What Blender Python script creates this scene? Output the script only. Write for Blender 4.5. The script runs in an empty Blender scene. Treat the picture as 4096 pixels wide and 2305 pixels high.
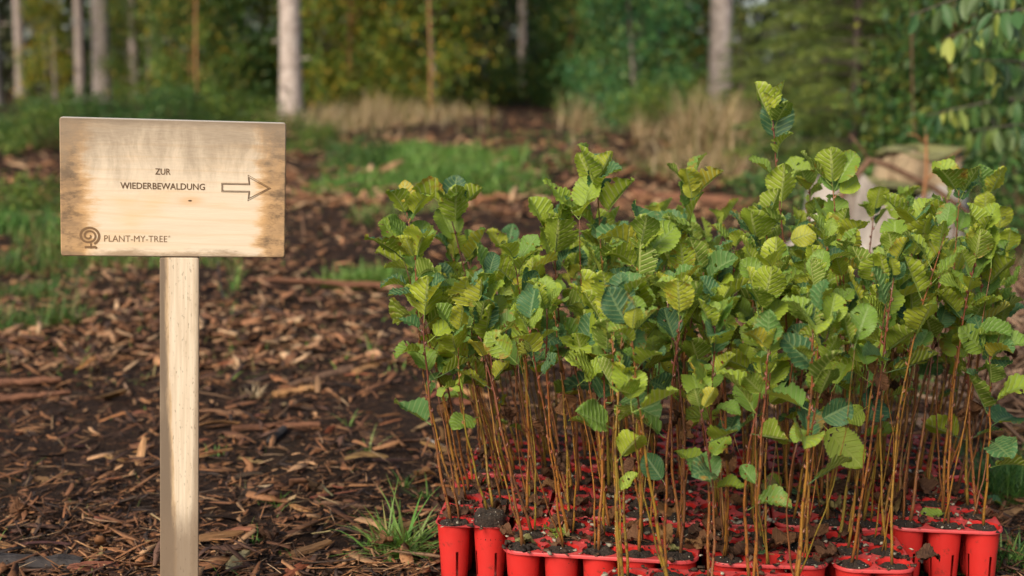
import bpy, math, random
import numpy as np
from mathutils import Vector, Matrix, Euler

# ------------------------------------------------------------------ camera, world, sun, exposure
S = bpy.context.scene
COL = S.collection
PITCH = math.radians(8.5)
CAMZ = 0.97
F = 5689.0                                   # focal length in pixels of a 4096 wide picture
cd = bpy.data.cameras.new('camera'); cam = bpy.data.objects.new('camera', cd); COL.objects.link(cam)
cam.location = (0, 0, CAMZ); cam.rotation_euler = (math.pi/2 - PITCH, 0, 0)
cd.sensor_width = 36; cd.lens = 50; cd.clip_start = 0.05; cd.clip_end = 400
cd.dof.use_dof = True; cd.dof.focus_distance = 2.6; cd.dof.aperture_fstop = 2.8
S.camera = cam

SUN_DIR = Vector((-0.42, -0.70, 0.62)).normalized()      # towards the sun: behind the camera, to the left
W = bpy.data.worlds.new('World'); S.world = W; W.use_nodes = True
wn = W.node_tree.nodes; wl = W.node_tree.links
sky = wn.new('ShaderNodeTexSky'); sky.sky_type = 'NISHITA'; sky.sun_disc = False
sky.sun_elevation = math.asin(SUN_DIR.z); sky.sun_rotation = math.atan2(SUN_DIR.x, SUN_DIR.y)
sky.air_density = 1.0; sky.dust_density = 3.0; sky.ozone_density = 1.0
wl.new(sky.outputs[0], wn['Background'].inputs[0]); wn['Background'].inputs[1].default_value = 0.065
sd = bpy.data.lights.new('sun', 'SUN'); sd.energy = 1.5; sd.angle = math.radians(28); sd.color = (1.0, 0.90, 0.74)
sun = bpy.data.objects.new('sun', sd); COL.objects.link(sun)
sun.rotation_euler = SUN_DIR.to_track_quat('Z', 'Y').to_euler(); sun.location = (-4, -6, 8)
S.view_settings.view_transform = 'Standard'; S.view_settings.look = 'None'
S.view_settings.gamma = 1.0; S.view_settings.exposure = 1.48; S.view_settings.use_curve_mapping = False
S.cycles.max_bounces = 6; S.cycles.diffuse_bounces = 4; S.cycles.glossy_bounces = 2
S.cycles.transmission_bounces = 3; S.cycles.sample_clamp_indirect = 4
S.cycles.use_denoising = True

rng = np.random.default_rng(7)
R = random.Random(11)

# ------------------------------------------------------------------ helpers
def cam_point(px, py, Y):
    """world point at world distance Y seen at picture position px, py (4096 wide)"""
    dx = (px-2048)/F; dy = (1152.5-py)/F
    y = math.cos(PITCH)+dy*math.sin(PITCH); z = -math.sin(PITCH)+dy*math.cos(PITCH)
    t = Y/y
    return Vector((dx*t, Y, CAMZ+z*t))

def vnoise(x, y, s, seed):
    x = np.asarray(x, float)/s+seed*17.31; y = np.asarray(y, float)/s+seed*5.77
    xi = np.floor(x); yi = np.floor(y); fx = x-xi; fy = y-yi
    fx = fx*fx*(3-2*fx); fy = fy*fy*(3-2*fy)
    def h(a, b):
        v = np.sin(a*127.1+b*311.7+seed*74.7)*43758.5453
        return v-np.floor(v)
    return (h(xi, yi)*(1-fx)+h(xi+1, yi)*fx)*(1-fy)+(h(xi, yi+1)*(1-fx)+h(xi+1, yi+1)*fx)*fy

def gz(x, y):
    x = np.asarray(x, float); y = np.asarray(y, float)
    rise = 0.020*np.clip(y-4.0, 0, 20)
    far = np.clip((y-3.6)/3.0, 0, 1)
    side = np.clip((np.abs(x-0.35)-0.75)/0.6, 0, 1)
    k = np.maximum(far, side*0.8)
    big = (vnoise(x, y, 2.3, 1)-0.5)*0.22*far + (vnoise(x, y, 0.8, 2)-0.5)*0.09*k
    small = (vnoise(x, y, 0.22, 3)-0.5)*0.035*(0.35+0.65*k) + (vnoise(x, y, 0.07, 4)-0.5)*0.014
    mound = 0.35*np.exp(-((x-2.0)**2/0.5+(y-15)**2/1.5)) + 0.10*np.exp(-((x+0.5)**2/3+(y-11.5)**2/2.0))
    return rise+big+small-0.006+mound

def ground_at(px, py):
    """world ground point seen at picture position"""
    dx = (px-2048)/F; dy = (1152.5-py)/F
    y = math.cos(PITCH)+dy*math.sin(PITCH); z = -math.sin(PITCH)+dy*math.cos(PITCH)
    Y = 2.0
    while Y < 60:
        t = Y/y
        if CAMZ+z*t <= float(gz(dx*t, Y)): break
        Y *= 1.004
    return Vector((dx*Y/y, Y, float(gz(dx*Y/y, Y))))

def np_mesh(name, V, Fc, col=None, uv=None, smooth=False):
    V = np.asarray(V, np.float32); Fc = np.asarray(Fc, np.int32)
    me = bpy.data.meshes.new(name); k = Fc.shape[1]; n = len(Fc)
    me.vertices.add(len(V)); me.vertices.foreach_set('co', V.ravel())
    me.loops.add(n*k); me.loops.foreach_set('vertex_index', Fc.ravel())
    me.polygons.add(n); me.polygons.foreach_set('loop_start', np.arange(0, n*k, k, dtype=np.int32))
    if smooth: me.polygons.foreach_set('use_smooth', np.ones(n, bool))
    if col is not None:
        a = me.color_attributes.new('Col', 'FLOAT_COLOR', 'POINT')
        c = np.ones((len(V), 4), np.float32); c[:, :3] = col; a.data.foreach_set('color', c.ravel())
    if uv is not None:
        u = me.uv_layers.new(name='UVMap'); u.data.foreach_set('uv', np.asarray(uv, np.float32)[Fc.ravel()].ravel())
    me.update(calc_edges=True); me.validate()
    return me

class MB:
    """collects polygons of any size"""
    def __init__(s): s.v = []; s.f = []; s.uv = []; s.mi = []
    def add(s, v, f, uv=None, mi=0):
        o = len(s.v); s.v += [tuple(a) for a in v]; s.f += [tuple(i+o for i in a) for a in f]
        s.uv += (list(uv) if uv is not None else [(0, 0)]*len(v)); s.mi += [mi]*len(f)
    def tube(s, pts, rad, sides=6, cap=True, v0=0, v1=1, mi=0):
        n = len(pts); vs = []; uv = []; fs = []
        up = Vector((0.13, 0.27, 0.95))
        for i, p in enumerate(pts):
            p = Vector(p); t = (Vector(pts[min(i+1, n-1)])-Vector(pts[max(i-1, 0)])).normalized()
            a = t.cross(up)
            if a.length < 0.05: a = t.cross(Vector((1, 0.1, 0)))
            a.normalize(); b = t.cross(a)
            for k in range(sides):
                w = 2*math.pi*k/sides
                vs.append(p+(a*math.cos(w)+b*math.sin(w))*rad[i]); uv.append((k/sides, v0+(v1-v0)*i/max(1, n-1)))
        for i in range(n-1):
            for k in range(sides):
                k2 = (k+1) % sides
                fs.append((i*sides+k, i*sides+k2, (i+1)*sides+k2, (i+1)*sides+k))
        if cap:
            fs.append(tuple(range(sides))[::-1]); fs.append(tuple((n-1)*sides+k for k in range(sides)))
        s.add(vs, fs, uv, mi)
    def mesh(s, name, smooth=True):
        me = bpy.data.meshes.new(name); me.from_pydata(s.v, [], s.f)
        u = me.uv_layers.new(name='UVMap')
        idx = np.zeros(len(me.loops), np.int32); me.loops.foreach_get('vertex_index', idx)
        u.data.foreach_set('uv', np.asarray(s.uv, np.float32)[idx].ravel())
        if smooth: me.polygons.foreach_set('use_smooth', np.ones(len(me.polygons), bool))
        if any(s.mi): me.polygons.foreach_set('material_index', np.asarray(s.mi, np.int32))
        me.update(); return me

def ob(name, me, mat=None, parent=None, loc=None, rot=None, scale=None):
    if mat is not None and me is not None and len(me.materials) == 0:
        for m in (mat if isinstance(mat, (list, tuple)) else [mat]): me.materials.append(m)
    o = bpy.data.objects.new(name, me); COL.objects.link(o)
    if parent is not None: o.parent = parent
    if loc is not None: o.location = loc
    if rot is not None: o.rotation_euler = rot
    if scale is not None: o.scale = scale if hasattr(scale, '__len__') else (scale,)*3
    return o

def tag(o, label=None, cat=None, group=None, kind=None):
    if label: o['label'] = label
    if cat: o['category'] = cat
    if group: o['group'] = group
    if kind: o['kind'] = kind
    return o

ORD = ['first', 'second', 'third', 'fourth', 'fifth', 'sixth', 'seventh', 'eighth', 'ninth', 'tenth', 'eleventh', 'twelfth']

# ------------------------------------------------------------------ materials
def mat_new(name):
    m = bpy.data.materials.new(name); m.use_nodes = True
    nt = m.node_tree; return m, nt, nt.nodes['Principled BSDF'], nt.nodes, nt.links
def nd(nt, typ, **kw):
    n = nt.nodes.new(typ)
    for k, v in kw.items(): setattr(n, k, v)
    return n
def mth(nt, op, a, b=None, c=None, clamp=False):
    n = nt.nodes.new('ShaderNodeMath'); n.operation = op; n.use_clamp = clamp
    for i, x in enumerate((a, b, c)):
        if x is None: continue
        if isinstance(x, (int, float)): n.inputs[i].default_value = x
        else: nt.links.new(x, n.inputs[i])
    return n.outputs[0]
def mix(nt, fac, a, b, blend='MIX'):
    n = nt.nodes.new('ShaderNodeMix'); n.data_type = 'RGBA'; n.blend_type = blend
    for i, x in ((0, fac), (6, a), (7, b)):
        if isinstance(x, (int, float)): n.inputs[i].default_value = x
        elif isinstance(x, tuple): n.inputs[i].default_value = (*x, 1)
        else: nt.links.new(x, n.inputs[i])
    return n.outputs[2]
def ramp(nt, fac, stops):
    n = nt.nodes.new('ShaderNodeValToRGB'); e = n.color_ramp.elements
    while len(e) < len(stops): e.new(0.5)
    for i, (p, c) in enumerate(stops):
        e[i].position = p; e[i].color = (*c, 1) if len(c) == 3 else c
    nt.links.new(fac, n.inputs[0]); return n.outputs[0]
def noise(nt, scale, detail=4, vec=None, w=None, rough=0.55):
    n = nt.nodes.new('ShaderNodeTexNoise'); n.inputs['Scale'].default_value = scale
    n.inputs['Detail'].default_value = detail; n.inputs['Roughness'].default_value = rough
    if w is not None: n.noise_dimensions = '4D'; nt.links.new(w, n.inputs['W'])
    if vec is not None: nt.links.new(vec, n.inputs['Vector'])
    return n.outputs[0]
def sstep(nt, x, a, b):
    n = nt.nodes.new('ShaderNodeMapRange'); n.interpolation_type = 'SMOOTHSTEP'
    nt.links.new(x, n.inputs[0]); n.inputs[1].default_value = a; n.inputs[2].default_value = b
    return n.outputs[0]
def bump(nt, h, strength, dist=0.01):
    n = nt.nodes.new('ShaderNodeBump'); n.inputs['Strength'].default_value = strength; n.inputs['Distance'].default_value = dist
    nt.links.new(h, n.inputs['Height']); return n.outputs[0]
def texco(nt, which='Object'):
    return nt.nodes.new('ShaderNodeTexCoord').outputs[which]
def mapped(nt, vec, scale):
    n = nt.nodes.new('ShaderNodeMapping'); nt.links.new(vec, n.inputs[0]); n.inputs['Scale'].default_value = scale
    return n.outputs[0]
def oinfo(nt): return nt.nodes.new('ShaderNodeObjectInfo')

def leafy_finish(m, nt, b, color, trans=0.3, tint=(1.0, 1.0, 0.55)):
    """principled + translucent leaf"""
    tr = nt.nodes.new('ShaderNodeBsdfTranslucent'); ms = nt.nodes.new('ShaderNodeMixShader')
    out = nt.nodes['Material Output']
    nt.links.new(color, b.inputs['Base Color'])
    nt.links.new(mix(nt, 1.0, color, tint, 'MULTIPLY'), tr.inputs[0])
    ms.inputs[0].default_value = trans
    nt.links.new(b.outputs[0], ms.inputs[1]); nt.links.new(tr.outputs[0], ms.inputs[2]); nt.links.new(ms.outputs[0], out.inputs[0])

def make_leaf_mat(name, kind):
    m, nt, b, N, L = mat_new(name)
    uvn = nd(nt, 'ShaderNodeUVMap'); sep = nd(nt, 'ShaderNodeSeparateXYZ'); L.new(uvn.outputs[0], sep.inputs[0])
    au = mth(nt, 'ABSOLUTE', mth(nt, 'MULTIPLY_ADD', sep.outputs[0], 2.0, -1.0)); v = sep.outputs[1]
    fr = mth(nt, 'FRACT', mth(nt, 'SUBTRACT', mth(nt, 'MULTIPLY', v, 7.5), mth(nt, 'MULTIPLY', au, 1.5)))
    lat = mth(nt, 'SUBTRACT', 1.0, sstep(nt, mth(nt, 'ABSOLUTE', mth(nt, 'SUBTRACT', fr, 0.5)), 0.04, 0.20))
    mid = mth(nt, 'SUBTRACT', 1.0, sstep(nt, au, 0.04, 0.11))
    vein = mth(nt, 'MAXIMUM', lat, mid)
    oi = oinfo(nt); rnd = oi.outputs['Random']
    geo = nd(nt, 'ShaderNodeNewGeometry')
    oc = texco(nt, 'Object')
    w = mth(nt, 'MULTIPLY', rnd, 60.0)
    fine = noise(nt, 160, 3, oc, w)
    if kind == 'green':
        top = ramp(nt, rnd, [(0, (.036, .11, .055)), (.22, (.065, .175, .070)), (.42, (.15, .28, .045)), (1, (.34, .44, .042))])
        r2 = mth(nt, 'FRACT', mth(nt, 'MULTIPLY', rnd, 7.37))
        under = ramp(nt, r2, [(0, (.17, .255, .040)), (.3, (.28, .37, .036)), (.7, (.41, .49, .042)), (.94, (.49, .50, .050)), (1, (.48, .36, .04))])
        top = mix(nt, mth(nt, 'MULTIPLY', vein, 0.45), top, (.27, .36, .14))
        under = mix(nt, mth(nt, 'MULTIPLY', vein, 0.85), under, (.50, .54, .19))
        colr = mix(nt, geo.outputs['Backfacing'], top, under)
        colr = mix(nt, mth(nt, 'MULTIPLY', mth(nt, 'SUBTRACT', fine, 0.3), 0.5, clamp=True), colr, (.16, .20, .04))
        # rust and brown blotches, stronger towards the margin, on some of the leaves
        big = noise(nt, 55, 6, oc, w, .72)
        r3 = mth(nt, 'FRACT', mth(nt, 'MULTIPLY', rnd, 23.7))
        amt = sstep(nt, r3, 0.45, 1.0)
        f = mth(nt, 'ADD', mth(nt, 'MULTIPLY', big, 1.0), mth(nt, 'ADD', mth(nt, 'MULTIPLY', au, 0.12), mth(nt, 'MULTIPLY', amt, 0.16)))
        colr = mix(nt, mth(nt, 'MULTIPLY', sstep(nt, f, 0.74, 0.86), .8), colr, (.34, .19, .030))
        colr = mix(nt, sstep(nt, f, 0.87, 0.93), colr, (.16, .055, .02))
        dots = noise(nt, 210, 1, oc, w)
        colr = mix(nt, mth(nt, 'MULTIPLY', sstep(nt, dots, 0.73, 0.77), 0.8), colr, (.09, .045, .02))
    elif kind == 'spotted':
        colr = mix(nt, mth(nt, 'MULTIPLY', vein, 0.35), (.33, .44, .05), (.46, .52, .13))
        dots = noise(nt, 120, 1, oc, w)
        colr = mix(nt, sstep(nt, dots, 0.66, 0.69), colr, (.06, .03, .018))
        e = mth(nt, 'ADD', au, mth(nt, 'MULTIPLY', noise(nt, 60, 3, oc, w), 0.35))
        colr = mix(nt, sstep(nt, e, 1.06, 1.14), colr, (.09, .04, .02))
    else:
        base = ramp(nt, rnd, [(0, (.055, .028, .018)), (.35, (.11, .05, .025)), (.7, (.19, .085, .035)), (.9, (.26, .13, .05)), (1, (.26, .28, .10))])
        colr = mix(nt, mth(nt, 'MULTIPLY', vein, 0.3), base, (.24, .13, .07))
        colr = mix(nt, mth(nt, 'MULTIPLY', noise(nt, 55, 4, oc, w), 0.7), colr, (.05, .025, .015))
    b.inputs['Roughness'].default_value = 0.46 if kind != 'dead' else 0.8
    b.inputs['Specular IOR Level'].default_value = 0.30 if kind != 'dead' else 0.2
    L.new(bump(nt, mth(nt, 'ADD', vein, mth(nt, 'MULTIPLY', fine, 0.5)), 0.6, 0.0015), b.inputs['Normal'])
    leafy_finish(m, nt, b, colr, 0.40 if kind != 'dead' else 0.1, (1.0, 1.0, .6))
    return m
M_LEAF = make_leaf_mat('alder_leaf', 'green'); M_SPOT = make_leaf_mat('spotted_leaf', 'spotted'); M_DEAD = make_leaf_mat('dead_leaf', 'dead')

def make_stem_mat():
    m, nt, b, N, L = mat_new('alder_stem')
    uvn = nd(nt, 'ShaderNodeUVMap'); sep = nd(nt, 'ShaderNodeSeparateXYZ'); L.new(uvn.outputs[0], sep.inputs[0])
    rnd = oinfo(nt).outputs['Random']; v = sep.outputs[1]; oc = texco(nt)
    low = ramp(nt, rnd, [(0, (.19, .140, .018)), (.3, (.25, .135, .016)), (.65, (.25, .092, .016)), (1, (.15, .055, .018))])
    hi = ramp(nt, rnd, [(0, (.22, .105, .024)), (.5, (.19, .048, .020)), (1, (.11, .032, .024))])
    c = mix(nt, sstep(nt, mth(nt, 'ADD', v, mth(nt, 'MULTIPLY', rnd, .15)), 0.50, 0.95), low, hi)
    c = mix(nt, sstep(nt, noise(nt, 70, 5, mapped(nt, oc, (1, 1, .7))), 0.50, 0.66), c, (.085, .036, .018))
    c = mix(nt, sstep(nt, noise(nt, 520, 1, oc), 0.70, 0.74), c, (.50, .40, .25))
    c = mix(nt, sstep(nt, v, 0.07, 0.0), c, (.10, .05, .025))
    L.new(c, b.inputs['Base Color']); b.inputs['Roughness'].default_value = 0.42
    return m
M_STEM = make_stem_mat()

def make_soil_mat(name, perlite):
    m, nt, b, N, L = mat_new(name); oc = texco(nt)
    c = ramp(nt, noise(nt, 120, 6, oc, rough=.7), [(0.25, (.006, .0035, .002)), (.55, (.024, .014, .008)), (.8, (.070, .040, .022))])
    if perlite:
        w = mth(nt, 'MULTIPLY', oinfo(nt).outputs['Random'], 40.0)
        c = mix(nt, sstep(nt, noise(nt, 330, 1, oc, w), 0.715, 0.735), c, (.62, .60, .50))
    L.new(c, b.inputs['Base Color']); b.inputs['Roughness'].default_value = 0.9
    L.new(bump(nt, noise(nt, 160, 5, oc), 1.0, 0.006), b.inputs['Normal'])
    return m
M_SOIL = make_soil_mat('potting_soil', True)

def make_red(name, col, dusty):
    m, nt, b, N, L = mat_new(name); oc = texco(nt, 'Object')
    rnd = mth(nt, 'MULTIPLY', oinfo(nt).outputs['Random'], 30.0)
    c = mix(nt, mth(nt, 'MULTIPLY', noise(nt, 18, 4, oc, rnd), dusty), col, (.50, .16, .15))
    c = mix(nt, sstep(nt, noise(nt, 45, 6, oc, rnd, .7), 0.57, 0.72), c, (.055, .028, .018))
    c = mix(nt, sstep(nt, noise(nt, 300, 2, oc, rnd), 0.70, 0.75), c, (.20, .10, .07))
    L.new(c, b.inputs['Base Color'])
    b.inputs['Roughness'].default_value = 0.38; b.inputs['Specular IOR Level'].default_value = 0.4
    b.inputs['Subsurface Weight'].default_value = 0.0
    L.new(bump(nt, noise(nt, 60, 3, oc), 0.08, 0.004), b.inputs['Normal'])
    return m
M_DECK = make_red('red_tray_deck', (.50, .028, .030), 0.40); M_POT = make_red('red_tray_pot', (.52, .016, .012), 0.14)

def make_board_mat():
    m, nt, b, N, L = mat_new('weathered_plywood'); oc = texco(nt)
    sep = nd(nt, 'ShaderNodeSeparateXYZ'); L.new(oc, sep.inputs[0]); x, z = sep.outputs[0], sep.outputs[2]
    grain = noise(nt, 1.0, 8, mapped(nt, oc, (8, 40, 150)), rough=.68)
    fine = noise(nt, 1.0, 4, mapped(nt, oc, (60, 60, 620)))
    c = mix(nt, grain, (.60, .47, .325), (.77, .65, .495))
    c = mix(nt, mth(nt, 'MULTIPLY', sstep(nt, noise(nt, 1.0, 3, mapped(nt, oc, (5, 5, 16))), .5, .75), .5), c, (.70, .42, .17))
    # flame-like growth rings
    rings = nd(nt, 'ShaderNodeTexWave'); rings.wave_type = 'RINGS'; L.new(mapped(nt, oc, (2.4, 6, 26)), rings.inputs['Vector'])
    rings.inputs['Scale'].default_value = .55; rings.inputs['Distortion'].default_value = 11; rings.inputs['Detail'].default_value = 3
    c = mix(nt, mth(nt, 'MULTIPLY', sstep(nt, rings.outputs[1], .86, 1.0), .16), c, (.58, .34, .13))
    # weathering: grey brown towards the two ends and the top, ragged along the grain
    rag = mth(nt, 'SUBTRACT', noise(nt, 1.0, 6, mapped(nt, oc, (16, 20, 55)), rough=.72), .5)
    rag2 = mth(nt, 'SUBTRACT', noise(nt, 1.0, 3, mapped(nt, oc, (5, 5, 9))), .5)
    shift = mth(nt, 'ADD', mth(nt, 'MULTIPLY', rag, .075), mth(nt, 'MULTIPLY', rag2, .095))
    ax = mth(nt, 'ADD', mth(nt, 'ABSOLUTE', mth(nt, 'SUBTRACT', x, 0.003)), shift)
    c = mix(nt, mth(nt, 'MULTIPLY', sstep(nt, ax, .132, .158), .75), c, (.58, .31, .10))
    stain = sstep(nt, ax, .142, .172)
    patchy = sstep(nt, noise(nt, 1.0, 5, mapped(nt, oc, (14, 14, 22)), rough=.7), .30, .62)
    stain = mth(nt, 'MULTIPLY', mth(nt, 'MULTIPLY', stain, mth(nt, 'MULTIPLY_ADD', fine, .6, .55)), mth(nt, 'MULTIPLY_ADD', patchy, .6, .4), clamp=True)
    c = mix(nt, mth(nt, 'MULTIPLY', stain, .88), c, (.19, .125, .074))
    dark = mth(nt, 'MULTIPLY', sstep(nt, ax, .150, .172), sstep(nt, noise(nt, 1.0, 5, mapped(nt, oc, (30, 20, 60)), rough=.75), .44, .66))
    c = mix(nt, mth(nt, 'MULTIPLY', dark, .6), c, (.060, .042, .030))
    # one knot with an orange halo
    kx = mth(nt, 'MULTIPLY', mth(nt, 'SUBTRACT', x, .027), 1.0); kz = mth(nt, 'MULTIPLY', mth(nt, 'ADD', z, .021), 2.6)
    kd = mth(nt, 'SQRT', mth(nt, 'ADD', mth(nt, 'MULTIPLY', kx, kx), mth(nt, 'MULTIPLY', kz, kz)))
    c = mix(nt, mth(nt, 'MULTIPLY', sstep(nt, kd, .034, .004), .45), c, (.60, .30, .09)); c = mix(nt, sstep(nt, kd, .0042, .0030), c, (.05, .025, .012))
    # runs of grey from the top edge
    wob = nd(nt, 'ShaderNodeVectorMath'); wob.operation = 'MULTIPLY_ADD'; wnz = nd(nt, 'ShaderNodeTexNoise'); wnz.inputs['Scale'].default_value = 9; L.new(oc, wnz.inputs['Vector']); L.new(wnz.outputs['Color'], wob.inputs[0]); wob.inputs[1].default_value = (.07, .07, .07); L.new(oc, wob.inputs[2])
    run = noise(nt, 1.0, 6, mapped(nt, wob.outputs[0], (34, 20, 9)), rough=.7)
    zz = mth(nt, 'ADD', z, mth(nt, 'MULTIPLY', mth(nt, 'SUBTRACT', run, .5), .20))
    g = mth(nt, 'MULTIPLY', sstep(nt, zz, -.01, .115), mth(nt, 'MULTIPLY_ADD', fine, .5, .55), clamp=True)
    c = mix(nt, mth(nt, 'MULTIPLY', g, .95), c, (.27, .205, .140))
    c = mix(nt, mth(nt, 'MULTIPLY', sstep(nt, mth(nt, 'ADD', z, mth(nt, 'MULTIPLY', rag, .02)), .108, .122), .7), c, (.20, .145, .095))
    c = mix(nt, mth(nt, 'MULTIPLY', sstep(nt, mth(nt, 'ADD', mth(nt, 'MULTIPLY', z, -1), mth(nt, 'MULTIPLY', rag, .05)), .106, .122), .75), c, (.23, .15, .085))
    # sky light on the sawn top edge, painted in as silver grey
    nrm = nd(nt, 'ShaderNodeSeparateXYZ'); L.new(texco(nt, 'Normal'), nrm.inputs[0])
    c = mix(nt, sstep(nt, nrm.outputs[2], .5, .9), c, (.42, .40, .36))
    L.new(c, b.inputs['Base Color']); b.inputs['Roughness'].default_value = 0.62; b.inputs['Specular IOR Level'].default_value = .3
    L.new(bump(nt, mth(nt, 'ADD', grain, fine), 0.25, 0.001), b.inputs['Normal'])
    return m
M_BOARD = make_board_mat()

def make_post_mat():
    m, nt, b, N, L = mat_new('weathered_post'); oc = texco(nt)
    sep = nd(nt, 'ShaderNodeSeparateXYZ'); L.new(oc, sep.inputs[0]); x, z = sep.outputs[0], sep.outputs[2]
    grain = noise(nt, 1.0, 7, mapped(nt, oc, (170, 60, 5)), rough=.7)
    c = mix(nt, sstep(nt, grain, .3, .7), (.57, .445, .305), (.73, .61, .455))
    crack = noise(nt, 1.0, 3, mapped(nt, oc, (320, 60, 4)))
    c = mix(nt, mth(nt, 'MULTIPLY', sstep(nt, crack, .70, .76), .6), c, (.20, .13, .08))
    rag = mth(nt, 'SUBTRACT', noise(nt, 1.0, 7, mapped(nt, oc, (90, 20, 11)), rough=.75), .5)
    xs = mth(nt, 'ADD', mth(nt, 'MULTIPLY', x, -1.0), mth(nt, 'MULTIPLY', rag, .016))
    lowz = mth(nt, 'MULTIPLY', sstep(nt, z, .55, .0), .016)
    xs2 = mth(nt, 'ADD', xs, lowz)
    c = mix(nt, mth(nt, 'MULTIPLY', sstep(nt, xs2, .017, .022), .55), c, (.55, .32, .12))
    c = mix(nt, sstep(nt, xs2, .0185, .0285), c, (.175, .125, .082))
    xr = mth(nt, 'ADD', mth(nt, 'ADD', x, mth(nt, 'MULTIPLY', rag, .012)), mth(nt, 'MULTIPLY', lowz, .5))
    c = mix(nt, mth(nt, 'MULTIPLY', sstep(nt, xr, .024, .034), .8), c, (.24, .17, .11))
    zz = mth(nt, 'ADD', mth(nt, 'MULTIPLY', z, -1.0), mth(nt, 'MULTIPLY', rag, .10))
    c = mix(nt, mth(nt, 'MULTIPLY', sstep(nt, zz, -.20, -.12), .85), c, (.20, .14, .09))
    c = mix(nt, mth(nt, 'MULTIPLY', sstep(nt, noise(nt, 230, 3, mapped(nt, oc, (1, 1, .4))), .60, .70), .5), c, (.16, .11, .07))
    c = mix(nt, mth(nt, 'MULTIPLY', sstep(nt, noise(nt, 1.0, 4, mapped(nt, oc, (22, 22, 5)), rough=.7), .5, .72), .35), c, (.30, .225, .15))
    L.new(c, b.inputs['Base Color']); b.inputs['Roughness'].default_value = 0.62
    L.new(bump(nt, grain, 0.2, 0.001), b.inputs['Normal'])
    return m
M_POST = make_post_mat()

def plain(name, col, rough=.8, ns=None, amt=.5, dark=None, bumpy=0, vec_scale=None):
    m, nt, b, N, L = mat_new(name)
    b.inputs['Roughness'].default_value = rough; b.inputs['Specular IOR Level'].default_value = .3
    b.inputs['Base Color'].default_value = (*col, 1)
    if ns:
        oc = texco(nt)
        if vec_scale: oc = mapped(nt, oc, vec_scale)
        n = noise(nt, ns, 5, oc); c = mix(nt, mth(nt, 'MULTIPLY', n, amt), col, dark or tuple(x*.3 for x in col))
        L.new(c, b.inputs['Base Color'])
        if bumpy: L.new(bump(nt, n, bumpy, .02), b.inputs['Normal'])
    return m
M_ENGR = plain('scorched_engraving', (.13, .070, .032), .8, 700, .6, (.05, .028, .015))
M_ENGL = plain('light_engraving', (.22, .13, .065), .8, 900, .6, (.12, .065, .03))

def attr_mat(name, rough, spec=.3, objrand=0.0, trans=0, bumpy=None, objcol=False):
    """colour comes from the mesh's own colour attribute (one tint per piece)"""
    m, nt, b, N, L = mat_new(name)
    a = nd(nt, 'ShaderNodeVertexColor'); a.layer_name = 'Col'; c = a.outputs[0]
    if objcol: c = mix(nt, 1.0, c, oinfo(nt).outputs['Color'], 'MULTIPLY')
    b.inputs['Roughness'].default_value = rough; b.inputs['Specular IOR Level'].default_value = spec
    if bumpy:
        n = noise(nt, bumpy, 4, mapped(nt, texco(nt), (1, 1, 1)))
        c = mix(nt, sstep(nt, n, .5, .8), c, mix(nt, 1.0, c, (.35, .32, .3), 'MULTIPLY'))
        L.new(bump(nt, n, .5, .004), b.inputs['Normal'])
    if trans: leafy_finish(m, nt, b, c, trans, (1, 1, .6))
    else: L.new(c, b.inputs['Base Color'])
    return m
M_CHIP = attr_mat('wood_litter', .7, .25, bumpy=140)
M_BLADE = attr_mat('grass_blade', .5, .35, trans=.3)
M_DRYG = attr_mat('dry_grass', .7, .2, trans=.25)
M_FOL = attr_mat('foliage', .5, .3, trans=.28, objcol=True)
M_NEED = attr_mat('needles', .55, .25, trans=.1, objcol=True)

def make_chipobj_mat():
    m, nt, b, N, L = mat_new('single_wood_chip'); oc = texco(nt); oi = oinfo(nt); rnd = oi.outputs['Random']
    c = mth(nt, 'MULTIPLY', rnd, 1.0); c = oi.outputs['Color']
    n = noise(nt, 1.0, 5, mapped(nt, oc, (3, 30, 14)), mth(nt, 'MULTIPLY', rnd, 30.))
    c = mix(nt, sstep(nt, n, .42, .72), c, mix(nt, 1.0, c, (.35, .30, .27), 'MULTIPLY'))
    L.new(c, b.inputs['Base Color']); b.inputs['Roughness'].default_value = .65; b.inputs['Specular IOR Level'].default_value = .25
    L.new(bump(nt, n, .6, .003), b.inputs['Normal']); return m
M_CHIP1 = make_chipobj_mat()

def bark(name, c1, c2, vs, s=1.0, rough=.85, streak=None):
    m, nt, b, N, L = mat_new(name); oc = texco(nt)
    n = noise(nt, s, 6, mapped(nt, oc, vs), rough=.65)
    c = ramp(nt, n, [(.3, c2), (.6, c1)])
    if streak: c = mix(nt, sstep(nt, noise(nt, s*.3, 4, mapped(nt, oc, vs)), .55, .7), c, streak)
    L.new(c, b.inputs['Base Color']); b.inputs['Roughness'].default_value = rough; b.inputs['Specular IOR Level'].default_value = .2
    L.new(bump(nt, n, .8, .02), b.inputs['Normal']); return m
M_BARK_PALE = bark('pale_bark', (.48, .40, .35), (.20, .16, .135), (7, 7, 9), 1, streak=(.54, .47, .42))
M_BARK_GREY = bark('grey_bark', (.30, .245, .215), (.17, .135, .115), (12, 12, 3), 1)
M_BARK_DARK = bark('dark_bark', (.13, .10, .085), (.06, .045, .04), (12, 12, 3), 1)
M_BARK_RED = bark('reddish_bark', (.36, .17, .075), (.22, .10, .05), (25, 25, 4), 1)
M_TWIG = bark('dry_twig', (.20, .115, .07), (.10, .055, .035), (60, 60, 20), 1)
M_LOGB = bark('fallen_bark', (.22, .10, .055), (.075, .035, .022), (9, 60, 60), 1)
M_LOGD = bark('charred_wood', (.055, .048, .046), (.018, .014, .013), (20, 60, 60), 1)
M_LOGP = bark('split_wood', (.46, .25, .105), (.27, .13, .05), (9, 110, 110), 1)
M_STUMPW = bark('stump_wood', (.40, .36, .315), (.12, .09, .07), (14, 14, 2.0), 1, streak=(.45, .405, .355))
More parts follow.
